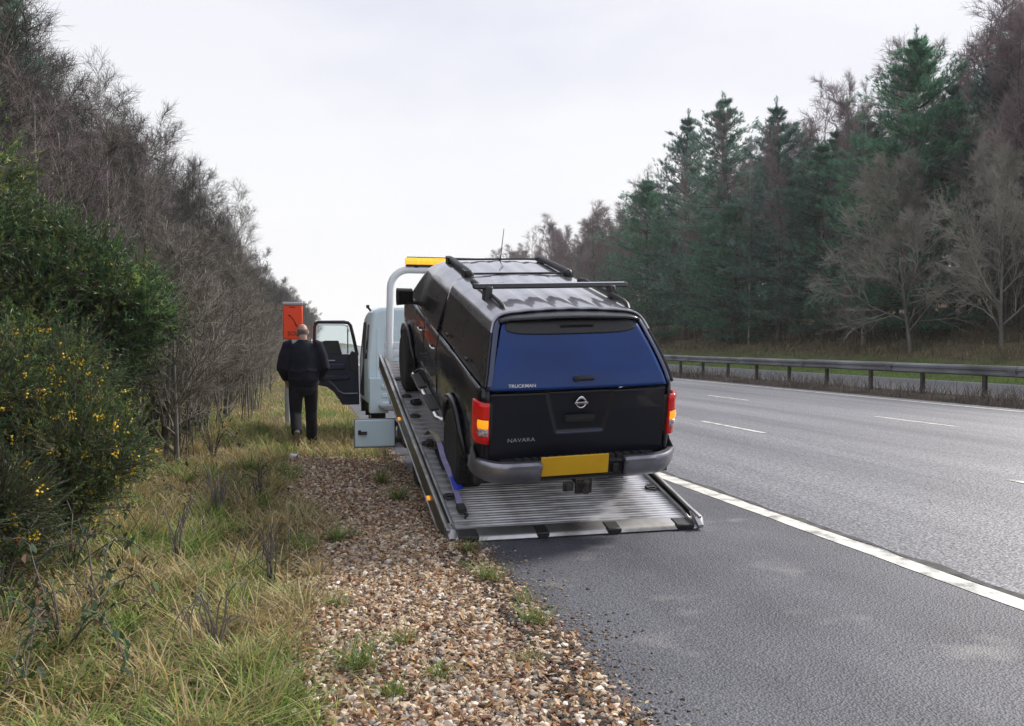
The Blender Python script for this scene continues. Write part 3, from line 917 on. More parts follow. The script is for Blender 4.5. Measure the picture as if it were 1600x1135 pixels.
# saplings between gorse and telephone
for i in range(42):
    y = 9.6 + 15.0 * (i / 41.0) + R_.uniform(-.4, .4)
    x = -.75 - R_.random() * 1.7 - (.35 if y < 12.5 else 0)
    s = R_.uniform(.6, 1.05)
    X = x
    place('sapling', tc(SAPL[i % 3]), (X, y, float(gz(X, y)) - .03), R_.random() * 6.28, (s, s * R_.uniform(.85, 1.3)),
          'thin bare sapling stems in the thicket beside the gorse', 'sapling', 'bare saplings of the left thicket')

# right wood
def right_tree(name, X, y, meshes, sc, label, group=None, rz=None):
    X += float(bend(y))
    return place(name, meshes, (X, y, float(gz(X, y)) - .1), R_.random() * 6.28 if rz is None else rz, sc, label, 'tree', group)
front = [(38.0, 46.5, 2, (1.35, 1.12), 'broad bright green pine standing tallest and fullest in the middle of the far wood'),
         (38.5, 52.0, 0, (1.2, .86), 'mid green pine just left of the fullest bright pine'),
         (37.5, 62.0, 1, (1.4, 1.10), 'narrow dark pine with a ragged spire left of the fullest pine'),
         (38.0, 56.5, 0, (1.35, .84), 'low wide pine with drooping boughs between two taller pines'),
         (37.0, 71.0, 0, (1.5, 1.26), 'tall pine with a thin pointed top in the left part of the pine row'),
         (37.5, 80.0, 1, (1.5, 1.32), 'slender pine with the pointed top nearest the leftmost pine'),
         (35.0, 84.0, 2, (1.35, 1.02), 'leftmost broad pine, its boughs reaching out over the barrier'),
         (36.5, 67.0, 2, (1.2, .74), 'short bushy pine filling the foot of the left pine group'),
         (41.5, 43.0, 1, (1.3, .98), 'pine behind the pale spreading bare tree'),
         (47.0, 42.0, 3, (1.3, 1.25), 'tall thin pine with bare lower trunk near the top right corner'),
         (42.0, 33.5, 3, (1.4, 1.12), 'pine reaching out of the picture at the right edge')]
for (X, y, k, s, lab) in front:
    right_tree('pine_tree', X, y, PINES[k], s, lab)
right_tree('pale_bare_tree', 34.8, 43.0, tc(PALE[0]), (.86, .98), 'wide pale bare tree spreading its lichened branches in front of the pines', None, .4)
right_tree('pale_bare_tree', 35.5, 37.0, tc(PALE[1]), (.72, .95), 'pale bare tree with a dark trunk close to the right edge', None, 2.0)
right_tree('pale_bare_tree', 36.0, 49.0, tc(PALE[1]), (.55, .5), 'small pale bare tree at the foot of the brightest pine', None, 4.0)
right_tree('birch_tree', 42.0, 40.5, tc(BIRCHP[0]), (1.0, .98), 'birch with a white forked trunk above the pale spreading tree', None, 1.0)
bl, bgp = 'bare purple brown birch among the trees of the far wood', 'purple brown birches of the far wood'
k = 0
for row, X0 in enumerate((38.5, 42.5, 46.0, 50.0, 55.0)):
    y = 30.0 + row
    while y < 260:
        if not (row == 0 and 40 < y < 92):
            s = R_.uniform(.84, 1.12) * (1.12 if row > 1 and y < 60 else 1)
            right_tree('birch_tree', X0 + R_.uniform(-1.2, 1.2), y, tc(BIRCH[k % 2] if k % 7 else BIRCHP[0]), (s * 1.05, s), bl, bgp)
        k += 1
        y += R_.uniform(3.4, 5.4) if y < 100 else R_.uniform(7, 11)
for i in range(70):
    y = 27 + i * 1.6 + R_.uniform(-.6, .6)
    s = R_.uniform(.22, .40)
    right_tree('bare_shrub', R_.uniform(35.5, 47), y, tc(BIRCH[i % 2]), (s * 1.25, s), 'low bare brown shrub under the trees of the far wood', 'low bare shrubs under the far wood')
for i, (X, y, sx, sz) in enumerate([(36.5, 58.5, .5, .95), (36.2, 64.5, .45, .85), (36.0, 74.0, .5, 1.0), (36.6, 50.0, .5, .9), (37.2, 54.0, .45, 1.05), (36.2, 88.0, .6, 1.0), (38.4, 40.0, .6, 1.0), (38.8, 36.5, .6, 1.05), (37.5, 68.5, .5, 1.1), (39.5, 38.5, .7, 1.15)]):
    right_tree('birch_tree', X, y, tc(BIRCHP[0] if i % 2 else BIRCH[0]), (sx, sz), 'thin bare birch pole standing between the front pines of the far wood', 'thin bare birches between the front pines')
for i, (X, y, s) in enumerate([(50, 36.5, 1.2), (53, 39.5, 1.15), (48.5, 33.0, 1.2), (52, 43.5, 1.2), (56, 35.0, 1.2), (49.5, 46.5, 1.15), (51, 50.5, 1.1)]):
    right_tree('birch_tree', X, y, tc(BIRCH[i % 2] if i % 3 else BIRCHP[0]), (s * 1.1, s), 'tall bare birch high on the bank at the upper right', 'tall birches high on the bank')
pl, pg = 'dark pine set back among the birches of the far wood', 'pines set back in the far wood'
for i in range(30):
    y = 36 + i * 4.0 + R_.uniform(-1, 1)
    right_tree('pine_tree', R_.choice((41.5, 44.5, 49.0)), y, PINES[(0, 1, 3)[i % 3]], (R_.uniform(.9, 1.1), R_.uniform(.75, .98)), pl, pg)

# ------------------------------------------------------------------ gorse
def gorse(name, loc, lobes, n, label, needle=.028, flowers=0, flower_lobe=None, cols=None, nn=18, seed=0, shoot=.22):
    R = np.random.default_rng(seed)
    lobes = np.array(lobes, dtype=float)
    sub = []
    for c in lobes:
        for _ in range(12):
            q = R.normal(size=3); q[2] = abs(q[2]) * .9 - .15; q /= np.linalg.norm(q)
            sub.append([*(c[:3] + q * c[3:6] * .88), *(c[3:6] * R.uniform(.20, .40))])
    lobes = np.concatenate([lobes * np.array([1, 1, 1, .76, .76, .76]), np.array(sub)])
    wt = lobes[:, 3] * lobes[:, 4] + lobes[:, 4] * lobes[:, 5]
    k = R.choice(len(lobes), n, p=wt / wt.sum())
    u = R.normal(size=(n, 3)); u /= np.linalg.norm(u, axis=1)[:, None]
    rad = np.where(R.random(n) < .92, .84 + .20 * R.random(n) + .06 * np.sin(u[:, 0] * 9 + k) * np.sin(u[:, 2] * 8), .25 + .55 * R.random(n))
    P = lobes[k, :3] + u * lobes[k, 3:6] * rad[:, None]
    keep = P[:, 2] > .02
    P, u = P[keep], u[keep]; n = len(P)
    D = u * .95 + np.array([0, 0, .45]) + R.normal(size=(n, 3)) * .25
    D /= np.linalg.norm(D, axis=1)[:, None]
    L = shoot * (.4 + .9 * R.random(n) ** 2)
    t = R.random((n, nn))
    base = P[:, None] + D[:, None] * (t * L[:, None])[..., None]
    nd = D[:, None] * .8 + R.normal(size=(n, nn, 3)) * .55
    nd /= np.linalg.norm(nd, axis=2)[..., None]
    sd = np.cross(nd, R.normal(size=(n, nn, 3))); sd /= np.linalg.norm(sd, axis=2)[..., None]
    ln = needle * (.6 + .8 * R.random((n, nn, 1)))
    w = needle * .13
    V = np.stack([base - sd * w, base + sd * w, base + nd * ln], 2).reshape(-1, 3)
    cols = cols or [(.062, .105, .032), (.09, .14, .038), (.04, .075, .026), (.15, .18, .045), (.055, .11, .048)]
    tone = R.uniform(.4, 1.9, len(lobes))          # old dark growth and fresh pale growth, clump by clump
    ca = np.array(cols)[R.choice(len(cols), n)] * (1 + (R.random((n, 1)) - .5) * .5) * tone[k[keep]][:, None]
    col = np.repeat(ca, nn * 3, 0)
    root = empty(name, loc)
    tag(root, label, 'gorse bush')
    o = link('foliage', mesh_np('foliage', V, np.arange(len(V)).reshape(-1, 3), M['needle'], col=col), root)
    S = np.concatenate([P, P + D * L[:, None] * 1.02, np.full((n, 1), .004), np.full((n, 1), .0015)], 1)
    br = []
    for c in lobes[:8]:
        for _ in range(8):
            q = c[:3] + R.normal(size=3) * c[3:6] * .2
            p = np.array([c[0] * .5 + R.normal() * .15, c[1] * .5 + R.normal() * .15, -.05])
            m_ = (p + q) / 2 + R.normal(size=3) * .05
            br += [(*p, *m_, .022, .015), (*m_, *q, .015, .006)]
    link('stems', seg_mesh('stems', np.concatenate([S, np.array(br)]), 3, M['bark']), root)
    if flowers:
        ok = np.ones(n, bool)
        if flower_lobe is not None:
            c = np.array(flower_lobe[:3]); ok = np.linalg.norm((P - c) / np.array(flower_lobe[3:6]), axis=1) < 1
        idx = R.choice(np.where(ok & (u[:, 1] < .55))[0], flowers)
        per = 6
        fp = np.repeat(P[idx] + D[idx] * L[idx][:, None] * R.uniform(.35, 1.0, (flowers, 1)), per, 0) + R.normal(size=(flowers * per, 3)) * .014
        tv = np.array([(0, 0, 1.0), (.9, 0, -.4), (-.45, .8, -.4), (-.45, -.8, -.4)]) * .0092
        v = np.einsum('nij,kj->nki', rand_rot(len(fp)), tv) * R.uniform(.7, 1.4, (len(fp), 1, 1)) + fp[:, None]
        f = np.array([(0, 1, 2), (0, 2, 3), (0, 3, 1), (1, 3, 2)])
        F = (f[None] + np.arange(len(fp))[:, None, None] * 4).reshape(-1, 3)
        o = link('flowers', mesh_np('flowers', v.reshape(-1, 3), F, M['flower']), root)
        o['kind'] = 'stuff'
    return root

gorse('gorse_bush', (-2.05, 6.5, float(gz(-2.05, 6.5))), [(0, 0, .50, .75, .6, .55), (-.55, .3, .75, .65, .65, .6), (.42, -.1, .36, .5, .5, .42), (.15, .4, .72, .6, .5, .5), (-.2, -.35, .42, .65, .45, .45), (.62, .15, .5, .4, .4, .4)], 15000,
      'near gorse bush with yellow flowers sprawling over the verge at the left', .030, 800, (.1, -.1, .7, 1.2, 1.2, .75), seed=1)
gorse('gorse_bush', (-2.05, 5.0, float(gz(-2.05, 5.0))), [(.1, 0, .40, .5, .5, .42), (-.35, .3, .65, .55, .5, .55), (.4, .1, .22, .35, .35, .28)], 6500,
      'low flowering gorse clump cut off by the left edge', .028, 260, None, seed=2)
gorse('gorse_bush', (-2.85, 9.4, float(gz(-2.85, 9.4))), [(0, 0, 1.0, 1.15, 1.0, 1.0), (-.7, .2, 1.6, 1.0, 1.0, .95), (.75, .1, .95, .75, .7, .85), (.5, -.1, 1.55, .75, .7, .55), (.2, -.6, .7, .95, .7, .7), (-.1, 0, 1.95, .75, .7, .5), (1.1, .3, 1.3, .45, .5, .75), (-.9, -.3, 1.0, .7, .6, .9)], 23000,
      'largest gorse bush, a dark green mound behind the flowering one', .05, 14, (1.1, .2, 1.7, .6, .9, .6), seed=3, nn=16, shoot=.32,
      cols=[(.05, .105, .036), (.072, .135, .042), (.032, .07, .03), (.14, .19, .05), (.07, .14, .065)])
gorse('gorse_bush', (-3.7, 8.4, float(gz(-3.7, 8.4))), [(0, 0, 1.5, 1.2, 1.2, 1.5), (.3, .2, 2.3, .9, .9, .8), (.7, -.3, 1.0, .9, .9, .9)], 7000,
      'dark gorse bush at the far left behind the other gorse', .05, 0, None, seed=4, nn=16, shoot=.32)
gorse('gorse_bush', (-1.95, 12.6, float(gz(-1.95, 12.6))), [(0, 0, 1.0, .5, .5, .9), (.1, 0, 1.8, .4, .4, .6)], 1500,
      'thin gorse with a few yellow blooms among the saplings', .045, 60, None, seed=5, nn=14, shoot=.3,
      cols=[(.07, .085, .03), (.10, .10, .03), (.05, .07, .025)])

# ------------------------------------------------------------------ brambles, dead stalks, tufts
def bramble(name, loc, n, reach, h, label, leafn, m, seed, leafcols, cat='bramble', thick=.0042):
    R = random.Random(seed)
    root = empty(name, loc)
    tag(root, label, cat)
    b = MB(); LP = []
    for i in range(n):
        a = R.random() * 6.28; L = reach * R.uniform(.5, 1.1); hh = h * R.uniform(.5, 1.15)
        pts = []
        for k in range(7):
            t = k / 6
            pts.append(Vector((math.cos(a) * L * t + R.gauss(0, .012), math.sin(a) * L * t + R.gauss(0, .012), hh * (1 - (1.6 * t - .9) ** 2 / .81 * (.9 if t > .56 else 1)) - .02)))
            if k > 1: LP += [pts[-1] + Vector((R.gauss(0, .03), R.gauss(0, .03), R.gauss(0, .02))) for _ in range(leafn)]
        b.tube(pts, [thick * (1.1 - .6 * k / 6) for k in range(7)], 4, False)
    b.build('stems', m, root)
    if LP:
        P = np.array([tuple(p) for p in LP])
        o = leaves('leaves', P, .016 + rng.random(len(P)) * .018, leafcols, 1.2)
        o.parent = root
    return root
GB = [(.045, .085, .03), (.06, .10, .035), (.035, .06, .03), (.10, .06, .035)]
zz = lambda x, y: float(gz(x, y))
for i, (x, y, n, re, h, lab) in enumerate([
        (-1.0, 4.25, 16, .75, .30, 'leafy bramble in the bottom left corner, nearest the camera'),
        (-1.45, 4.85, 18, .8, .42, 'leafy bramble tangle at the left edge below the low gorse'),
        (-1.25, 5.5, 14, .65, .36, 'bramble arching at the foot of the flowering gorse'),
        (-1.45, 8.2, 12, .7, .55, 'bramble with dark leaves beneath the sapling thicket'),
        (-.95, 11.4, 12, .5, .55, 'ivy leaved bramble just left of the walking man'),
        (-1.9, 10.0, 14, .9, .7, 'tall bramble tangle between gorse and saplings')]):
    bramble('bramble', (x, y, zz(x, y)), n, re, h, lab, 3, M['twig_dark'], 40 + i, GB)
for i, (x, y, n, re, h, lab) in enumerate([
        (-.12, 5.35, 9, .22, .42, 'dark dead stalk standing at the gravel edge in the middle of the verge'),
        (-.62, 7.7, 16, .25, .48, 'bushy dead brown weed beside the big gorse'),
        (-.30, 8.4, 9, .18, .38, 'small dark green broom sprig behind the dead brown weed'),
        (-.35, 4.25, 8, .2, .32, 'dead grey stalks nearest the bottom of the gravel'),
        (-.95, 4.7, 7, .4, .4, 'long dead stems leaning over the middle of the grass'),
        (-.75, 6.1, 7, .25, .40, 'dry stalks between the flowering gorse and the gravel')]):
    bramble('dead_weed', (x, y, zz(x, y)), n, re, h, lab, 0, M['twig_grey' if i % 2 else 'twig_dark'], 60 + i, GB, 'weed', .0042)
def tuft(x, y, n, L, label, green=.8):
    P = np.stack([rng.normal(size=n) * .035, rng.normal(size=n) * .035, np.full(n, -.005)], 1)
    g = rng.random(n) < green
    col = np.where(g[:, None], pick([(.12, .20, .035), (.17, .26, .05), (.09, .15, .035)], n, .3), pick([(.36, .30, .15), (.28, .22, .1)], n, .3))
    V, F, c = blades(P, L * (.5 + rng.random(n) * .7), np.full(n, .0024), col, .8, 1.1)
    o = link('grass_tuft', mesh_np('grass_tuft', V, F, M['grass'], col=c))
    o.location = (x, y, zz(x, y))
    tag(o, label, 'grass tuft', 'grass tufts growing in the gravel')
for (x, y, n, L, lab, g) in [
        (.33, 6.75, 110, .17, 'green grass tuft in the gravel at the left, behind the middle', .85),
        (.46, 6.9, 50, .10, 'small sparse tuft right of the green gravel tuft', .8),
        (.25, 5.0, 80, .11, 'olive tuft at the left edge of the gravel', .6),
        (.30, 4.05, 130, .19, 'bright upright tuft at the lower left of the gravel', .9),
        (.42, 3.75, 80, .12, 'low spreading tuft at the bottom of the gravel', .9),
        (.52, 4.4, 60, .10, 'pale tuft in the lower middle of the gravel', .7),
        (.66, 3.95, 70, .10, 'green tuft in the middle bottom of the gravel', .9),
        (1.27, 5.6, 120, .17, 'dark tuft at the tarmac edge in front of the ramp corner', .7),
        (1.33, 4.7, 110, .15, 'tuft at the tarmac edge half way along the gravel', .7),
        (1.12, 4.1, 70, .09, 'yellowish tuft near the tarmac edge at the bottom', .5),
        (1.38, 5.1, 60, .13, 'wispy dry tuft at the tarmac edge', .3),
        (1.02, 8.6, 120, .20, 'grass tuft beside the ramp in its shade', .8),
        (.95, 9.6, 120, .22, 'grass tuft under the open locker door', .8),
        (1.28, 6.4, 90, .14, 'tuft touching the left corner of the ramp foot', .5)]:
    tuft(x, y, n, L, lab, g)
# pale litter on the verge by the man
o = MB().box((0, 0, .03), (.12, .08, .06)).build('litter', M['decal'], None, bevel=.015)
o.location = (.02, 11.35, zz(.02, 11.35)); o.rotation_euler = (.3, .2, .6)
tag(o, 'crumpled white litter in the grass at the top of the gravel', 'litter')

# ------------------------------------------------------------------ central barrier
def barrier():
    root = empty('crash_barrier', (18.3, 14, 0))
    tag(root, 'long galvanised steel crash barrier along the central reservation', 'crash barrier')
    off = Vector(root.location)
    zt, zb = 0.985, 0.70
    sec = [(-.15, zt - .05), (-.11, zt), (.11, zt), (.15, zt - .05), (.15, zb + .04), (.10, zb), (-.10, zb), (-.15, zb + .035), (-.15, zb + .075), (-.118, zb + .10), (-.118, zb + .15), (-.15, zb + .175)]
    y = 4.0
    seg = 4.8
    while y < 230:
        n = 1 if y < 120 else 6
        y1 = y + seg * n
        b = MB(off)
        rings = []
        for yy in (y + .012, y + .10, (y + y1) / 2, y1 - .10, y1 - .012):
            g = .006 if yy in (y + .10, y1 - .10) else 0
            rings.append([(18.3 + float(bend(yy)) + px * (1 + g), yy, pz + (.006 * math.sin(y * 1.7))) for px, pz in sec])
        b.ring(rings, True)
        # lapped joint plate with bolts
        for zz_ in (zb + .09, zt - .11):
            b.box((18.3 + float(bend(y + .15)) - .155, y + .15, zz_), (.012, .24, .07))
            for q in (.07, .15, .23):
                b.box((18.3 + float(bend(y + q)) - .165, y + q, zz_), (.014, .022, .022))
        b.build('beam', M['barrier'], root, sharp=.5)
        y = y1
    k = 0
    y = 5.2
    while y < 120:
        xx = 18.3 + float(bend(y))
        b = MB(off)
        b.box((xx, y, .36), (.11, .012, .78)); b.box((xx - .055, y, .36), (.012, .07, .78)); b.box((xx + .055, y, .36), (.012, .07, .78))
        b.box((xx, y, .735), (.2, .1, .03))
        b.build('post', M['post'], root, smooth=False)
        k += 1
        y += 2.4 if y < 60 else 4.8
barrier()

# ------------------------------------------------------------------ emergency telephone on the verge
def phone():
    x, y = .03, 15.6
    z0 = zz(x, y)
    root = empty('emergency_phone', (x, y, z0))
    tag(root, 'orange red roadside emergency telephone cabinet on a grey post', 'telephone')
    MB().lathe([(.045, -.1), (.042, .9), (.04, 1.62)], (-.10, .02, 0), 'z', 14).build('post', M['grey_cab'], root)
    MB().box((0, 0, 1.86), (.335, .20, .60)).build('cabinet', M['orange'], root, bevel=.02)
    MB().box((0, 0, 2.185), (.355, .23, .055)).build('cap', M['grey_cab'], root, bevel=.015)
    MB().box((0, 0, 1.515), (.335, .20, .09)).build('base_panel', M['grey_cab'], root, bevel=.01)
    # handset symbol
    b = MB()
    pts = [(-.07 + .14 * t, -.104, 1.99 - .20 * t + .035 * math.sin(PI * t)) for t in [i / 10 for i in range(11)]]
    b.tube(pts, [.026, .028, .017, .014, .013, .013, .013, .014, .017, .028, .026], 8, True, 0, .5)
    b.build('handset_symbol', M['ink'], root)
    me = text_mesh('lettering', 'SOS', .105, M['ink'], .002, 'CENTER', .002)
    o = link('lettering', me, root); o.location = (0, -.103, 1.63); o.rotation_euler = (PI / 2, 0, 0)
    MB().box((-.01, -.103, 2.125), (.10, .012, .018)).build('slot', M['ink'], root)
    # small fixings round the door edge
    b = MB()
    for sx in (-.145, .145):
        for sz in (1.62, 1.86, 2.10): b.lathe([(.007, -.004), (.007, .003)], (sx, -.1, sz), 'y', 8)
    b.build('rivets', M['grey_cab'], root)
phone()

# ------------------------------------------------------------------ the man
def remeshed(b, voxel, smooth_it=4):
    me = b.mesh('tmp', M['skin'], smooth=True)
    o = link('tmp', me)
    r = o.modifiers.new('r', 'REMESH'); r.mode = 'VOXEL'; r.voxel_size = voxel; r.use_smooth_shade = True
    s = o.modifiers.new('s', 'SMOOTH'); s.factor = .5; s.iterations = smooth_it
    dg = bpy.context.evaluated_depsgraph_get()
    out = bpy.data.meshes.new_from_object(o.evaluated_get(dg))
    bpy.data.objects.remove(o); bpy.data.meshes.remove(me)
    out.polygons.foreach_set('use_smooth', [True] * len(out.polygons))
    return out

def body_rings(b, rings, n=18):
    """rings: (centre, rx, ry[, tilt])"""
    b.ring([[Vector((c[0] + rx * math.cos(2 * PI * k / n), c[1] + ry * math.sin(2 * PI * k / n), c[2])) for k in range(n)] for c, rx, ry in rings], True)

def person():
    x, y = .17, 13.06
    root = empty('person', (x, y, zz(x, y) + .015), (0, 0, .05))
    tag(root, 'balding man in a dark navy sweatshirt walking away along the verge', 'person')
    # joints, facing +Y; right leg carries, left leg trails with its heel lifted
    hipL, hipR = Vector((-.105, .0, .90)), Vector((.105, .0, .90))
    kneeR, ankR = Vector((.118, .11, .49)), Vector((.125, .10, .085))
    kneeL, ankL = Vector((-.115, -.02, .475)), Vector((-.118, -.36, .235))
    shL, shR = Vector((-.205, .045, 1.475)), Vector((.205, .045, 1.475))
    elL, elR = Vector((-.305, .005, 1.145)), Vector((.305, .005, 1.145))
    wrL, wrR = Vector((-.235, .19, .965)), Vector((.235, .19, .965))
    headc = Vector((0, .115, 1.672))
    # one continuous body: head, neck, trunk, limbs and hands
    b = MB()
    b.ell(headc, (.079, .098, .118))
    b.ell(headc + Vector((0, .035, -.055)), (.058, .066, .07))         # jaw
    b.ell(headc + Vector((0, .10, -.012)), (.016, .024, .026))         # nose
    b.ell(headc + Vector((0, .085, .03)), (.055, .02, .014))           # brow
    for s in (-1, 1): b.ell(headc + Vector((s * .082, .0, -.012)), (.013, .024, .034))
    b.tube([(0, .05, 1.44), (0, .065, 1.53), (0, .08, 1.63)], [.075, .066, .062], 14)
    body_rings(b, [((0, .0, .86), .145, .105), ((0, .0, .95), .165, .115), ((0, .012, 1.08), .155, .11), ((0, .03, 1.28), .175, .115), ((0, .04, 1.42), .17, .095), ((0, .05, 1.50), .09, .06)])
    for h_, k_, a_ in ((hipL, kneeL, ankL), (hipR, kneeR, ankR)):
        b.tube([h_, h_.lerp(k_, .5), k_, k_.lerp(a_, .35), a_], [.088, .075, .055, .055, .038], 14)
    for s_, e_, w_, sg in ((shL, elL, wrL, -1), (shR, elR, wrR, 1)):
        b.tube([s_, s_.lerp(e_, .5), e_, e_.lerp(w_, .4), w_], [.056, .05, .042, .041, .028], 12)
        f_ = (w_ - e_).normalized()
        inn = Vector((-sg, .25, 0)).normalized()
        palm = w_ + f_ * .05
        b.tube([w_, w_ + f_ * .04, w_ + f_ * .09], [.026, .036, .036], 12, True, 0, .55)
        for q in range(4):
            o = Vector((0, 0, 1)).cross(f_).normalized() * ((q - 1.5) * .019)
            L = (.066, .078, .074, .058)[q]
            p0 = w_ + f_ * .085 + o
            b.tube([p0, p0 + f_ * L * .45 + Vector((0, 0, -.006)), p0 + f_ * L * .7 + Vector((0, 0, -.026)), p0 + f_ * L * .7 + Vector((0, 0, -.05))], [.0095, .009, .0085, .0075], 8)
        th0 = w_ + f_ * .025 + inn * .028
        b.tube([th0, th0 + f_ * .03 + inn * .022, th0 + f_ * .062 + inn * .022 + Vector((0, 0, -.015))], [.013, .011, .0095], 8)
    # feet inside the boots
    b.tube([ankR + Vector((0, -.03, -.02)), ankR + Vector((0, .07, -.045)), ankR + Vector((.01, .17, -.06))], [.035, .035, .025], 10)
    b.tube([ankL + Vector((0, -.01, -.02)), ankL + Vector((0, .07, -.11)), ankL + Vector((0, .13, -.16))], [.035, .033, .022], 10)
    me = remeshed(b, .008, 3)
    me.materials.clear(); me.materials.append(M['skin'])
    link('body', me, root)
    # eyes and mouth
    b = MB()
    for s in (-1, 1): b.ell(headc + Vector((s * .031, .083, .008)), (.012, .010, .008), 10, 6)
    b.build('eyes', M['decal'], root)
    b = MB().ell(headc + Vector((0, .092, -.068)), (.024, .009, .006), 10, 6)
    b.build('mouth', M['strap_tan'], root)
    # sweatshirt: one knitted shell, bulky, bloused over the hem
    b = MB()
    body_rings(b, [((0, -.005, .86), .195, .145), ((0, -.005, .90), .205, .155), ((0, -.01, .96), .225, .17), ((0, .0, 1.08), .222, .165), ((0, .015, 1.25), .225, .16), ((0, .03, 1.38), .225, .14), ((0, .045, 1.47), .175, .105), ((0, .055, 1.53), .095, .082), ((0, .062, 1.558), .078, .074)], 26)
    for s_, e_, w_, sg in ((shL, elL, wrL, -1), (shR, elR, wrR, 1)):
        i_ = s_ + Vector((-sg * .05, 0, .005))
        m_ = s_.lerp(e_, .55) + Vector((sg * .012, -.005, 0))
        b.tube([i_, s_, m_, e_ + Vector((0, -.012, 0)), e_.lerp(w_, .45), w_ - (w_ - e_).normalized() * .03, w_ + (w_ - e_).normalized() * .0], [.09, .092, .087, .080, .068, .056, .042], 16)
        # fabric folds at the elbow and the cuff
        for q in range(3):
            c = e_ + Vector((0, 0, .05 - .04 * q)); b.ell(c, (.080, .074, .022), 14, 6)
    # slack folds across the back
    for zz_, ww in ((.985, .21), (1.10, .20)):
        b.tube([(-ww, -.10, zz_), (-ww * .4, -.165, zz_ - .025), (ww * .3, -.168, zz_ + .012), (ww, -.10, zz_ - .01)], [.008, .012, .012, .008], 8)
    me = remeshed(b, .014, 5); me.materials.clear(); me.materials.append(M['navy'])
    link('sweatshirt', me, root)
    b = MB()
    body_rings(b, [((0, -.01, .74), .13, .11), ((0, -.01, .82), .178, .137), ((0, -.005, .90), .185, .14), ((0, 0, .97), .178, .13)], 24)
    for h_, k_, a_, sg in ((hipL, kneeL, ankL, -1), (hipR, kneeR, ankR, 1)):
        dn = (a_ - k_).normalized()
        b.tube([h_ + Vector((0, 0, .02)), h_.lerp(k_, .45), k_, k_.lerp(a_, .4), a_ - dn * .02, a_ + dn * .025], [.108, .103, .086, .083, .078, .074], 18)
        for q, t in enumerate((.15, .5, .8, .92)):
            c = k_.lerp(a_, t); b.tube([c + Vector((-.075, -.02, .012)), c + Vector((0, -.077, -.01)), c + Vector((.075, -.02, .008))], .011, 8)
    me = remeshed(b, .013, 4); me.materials.clear(); me.materials.append(M['trouser'])
    link('trousers', me, root)
    # boots
    for a_, pitch in ((ankR, 0.0), (ankL, -.85)):
        b = MB()
        Rm = Matrix.Rotation(pitch, 3, 'X')
        def T(p): return a_ + Rm @ Vector(p)
        b.tube([T((0, -.075, -.05)), T((0, .0, -.045)), T((0, .09, -.055)), T((0, .16, -.062)), T((0, .195, -.066))], [.036, .045, .044, .043, .022], 14, True, 0)
        b.tube([T((0, -.01, .06)), T((0, -.012, -.03))], [.052, .05], 14)
        me = remeshed(b, .012, 3); me.materials.clear(); me.materials.append(M['shoe'])
        o = link('boot', me, root)
        b = MB()
        out = [(-.03, -.105), (.03, -.105), (.042, -.05), (.038, .04), (.048, .12), (.038, .185), (0, .215), (-.038, .185), (-.046, .12), (-.036, .04), (-.042, -.05)]
        b.prism([T((p, q, -.102)) for p, q in out], Rm @ Vector((0, 0, .026)))
        b.build('sole', M['sole'], o, bevel=.005)
    # hair: a short grey fringe round the sides and back, bare crown
    b = MB()
    rings = []
    for j in range(7):
        ph_ = -.75 + 1.05 * j / 6
        ring = []
        for k in range(20):
            a = PI * (1.04 + .92 * k / 19) if True else 0
            a = PI * 1.5 + (k / 19 - .5) * PI * 1.12
            ring.append(headc + Vector((.0835 * math.cos(ph_) * math.cos(a), .1025 * math.cos(ph_) * math.sin(a), .122 * math.sin(ph_))))
        rings.append(ring)
    b.ring(rings, False, 0, closed=False)
    b.build('hair', M['hair'], root, solid=.006)
person()

# ------------------------------------------------------------------ recovery truck with its bed tilted to the ground
A_BED = .241
YB, ZB = 6.787, .043
XL, XR = 1.19, 3.425
def bed_pt(x, s, n=0.0):      # s metres up the bed from its foot, n metres above its deck
    return Vector((x, YB + s * math.cos(A_BED) - n * math.sin(A_BED), ZB + s * math.sin(A_BED) + n * math.cos(A_BED)))
BED_R = Matrix.Rotation(A_BED, 4, 'X')

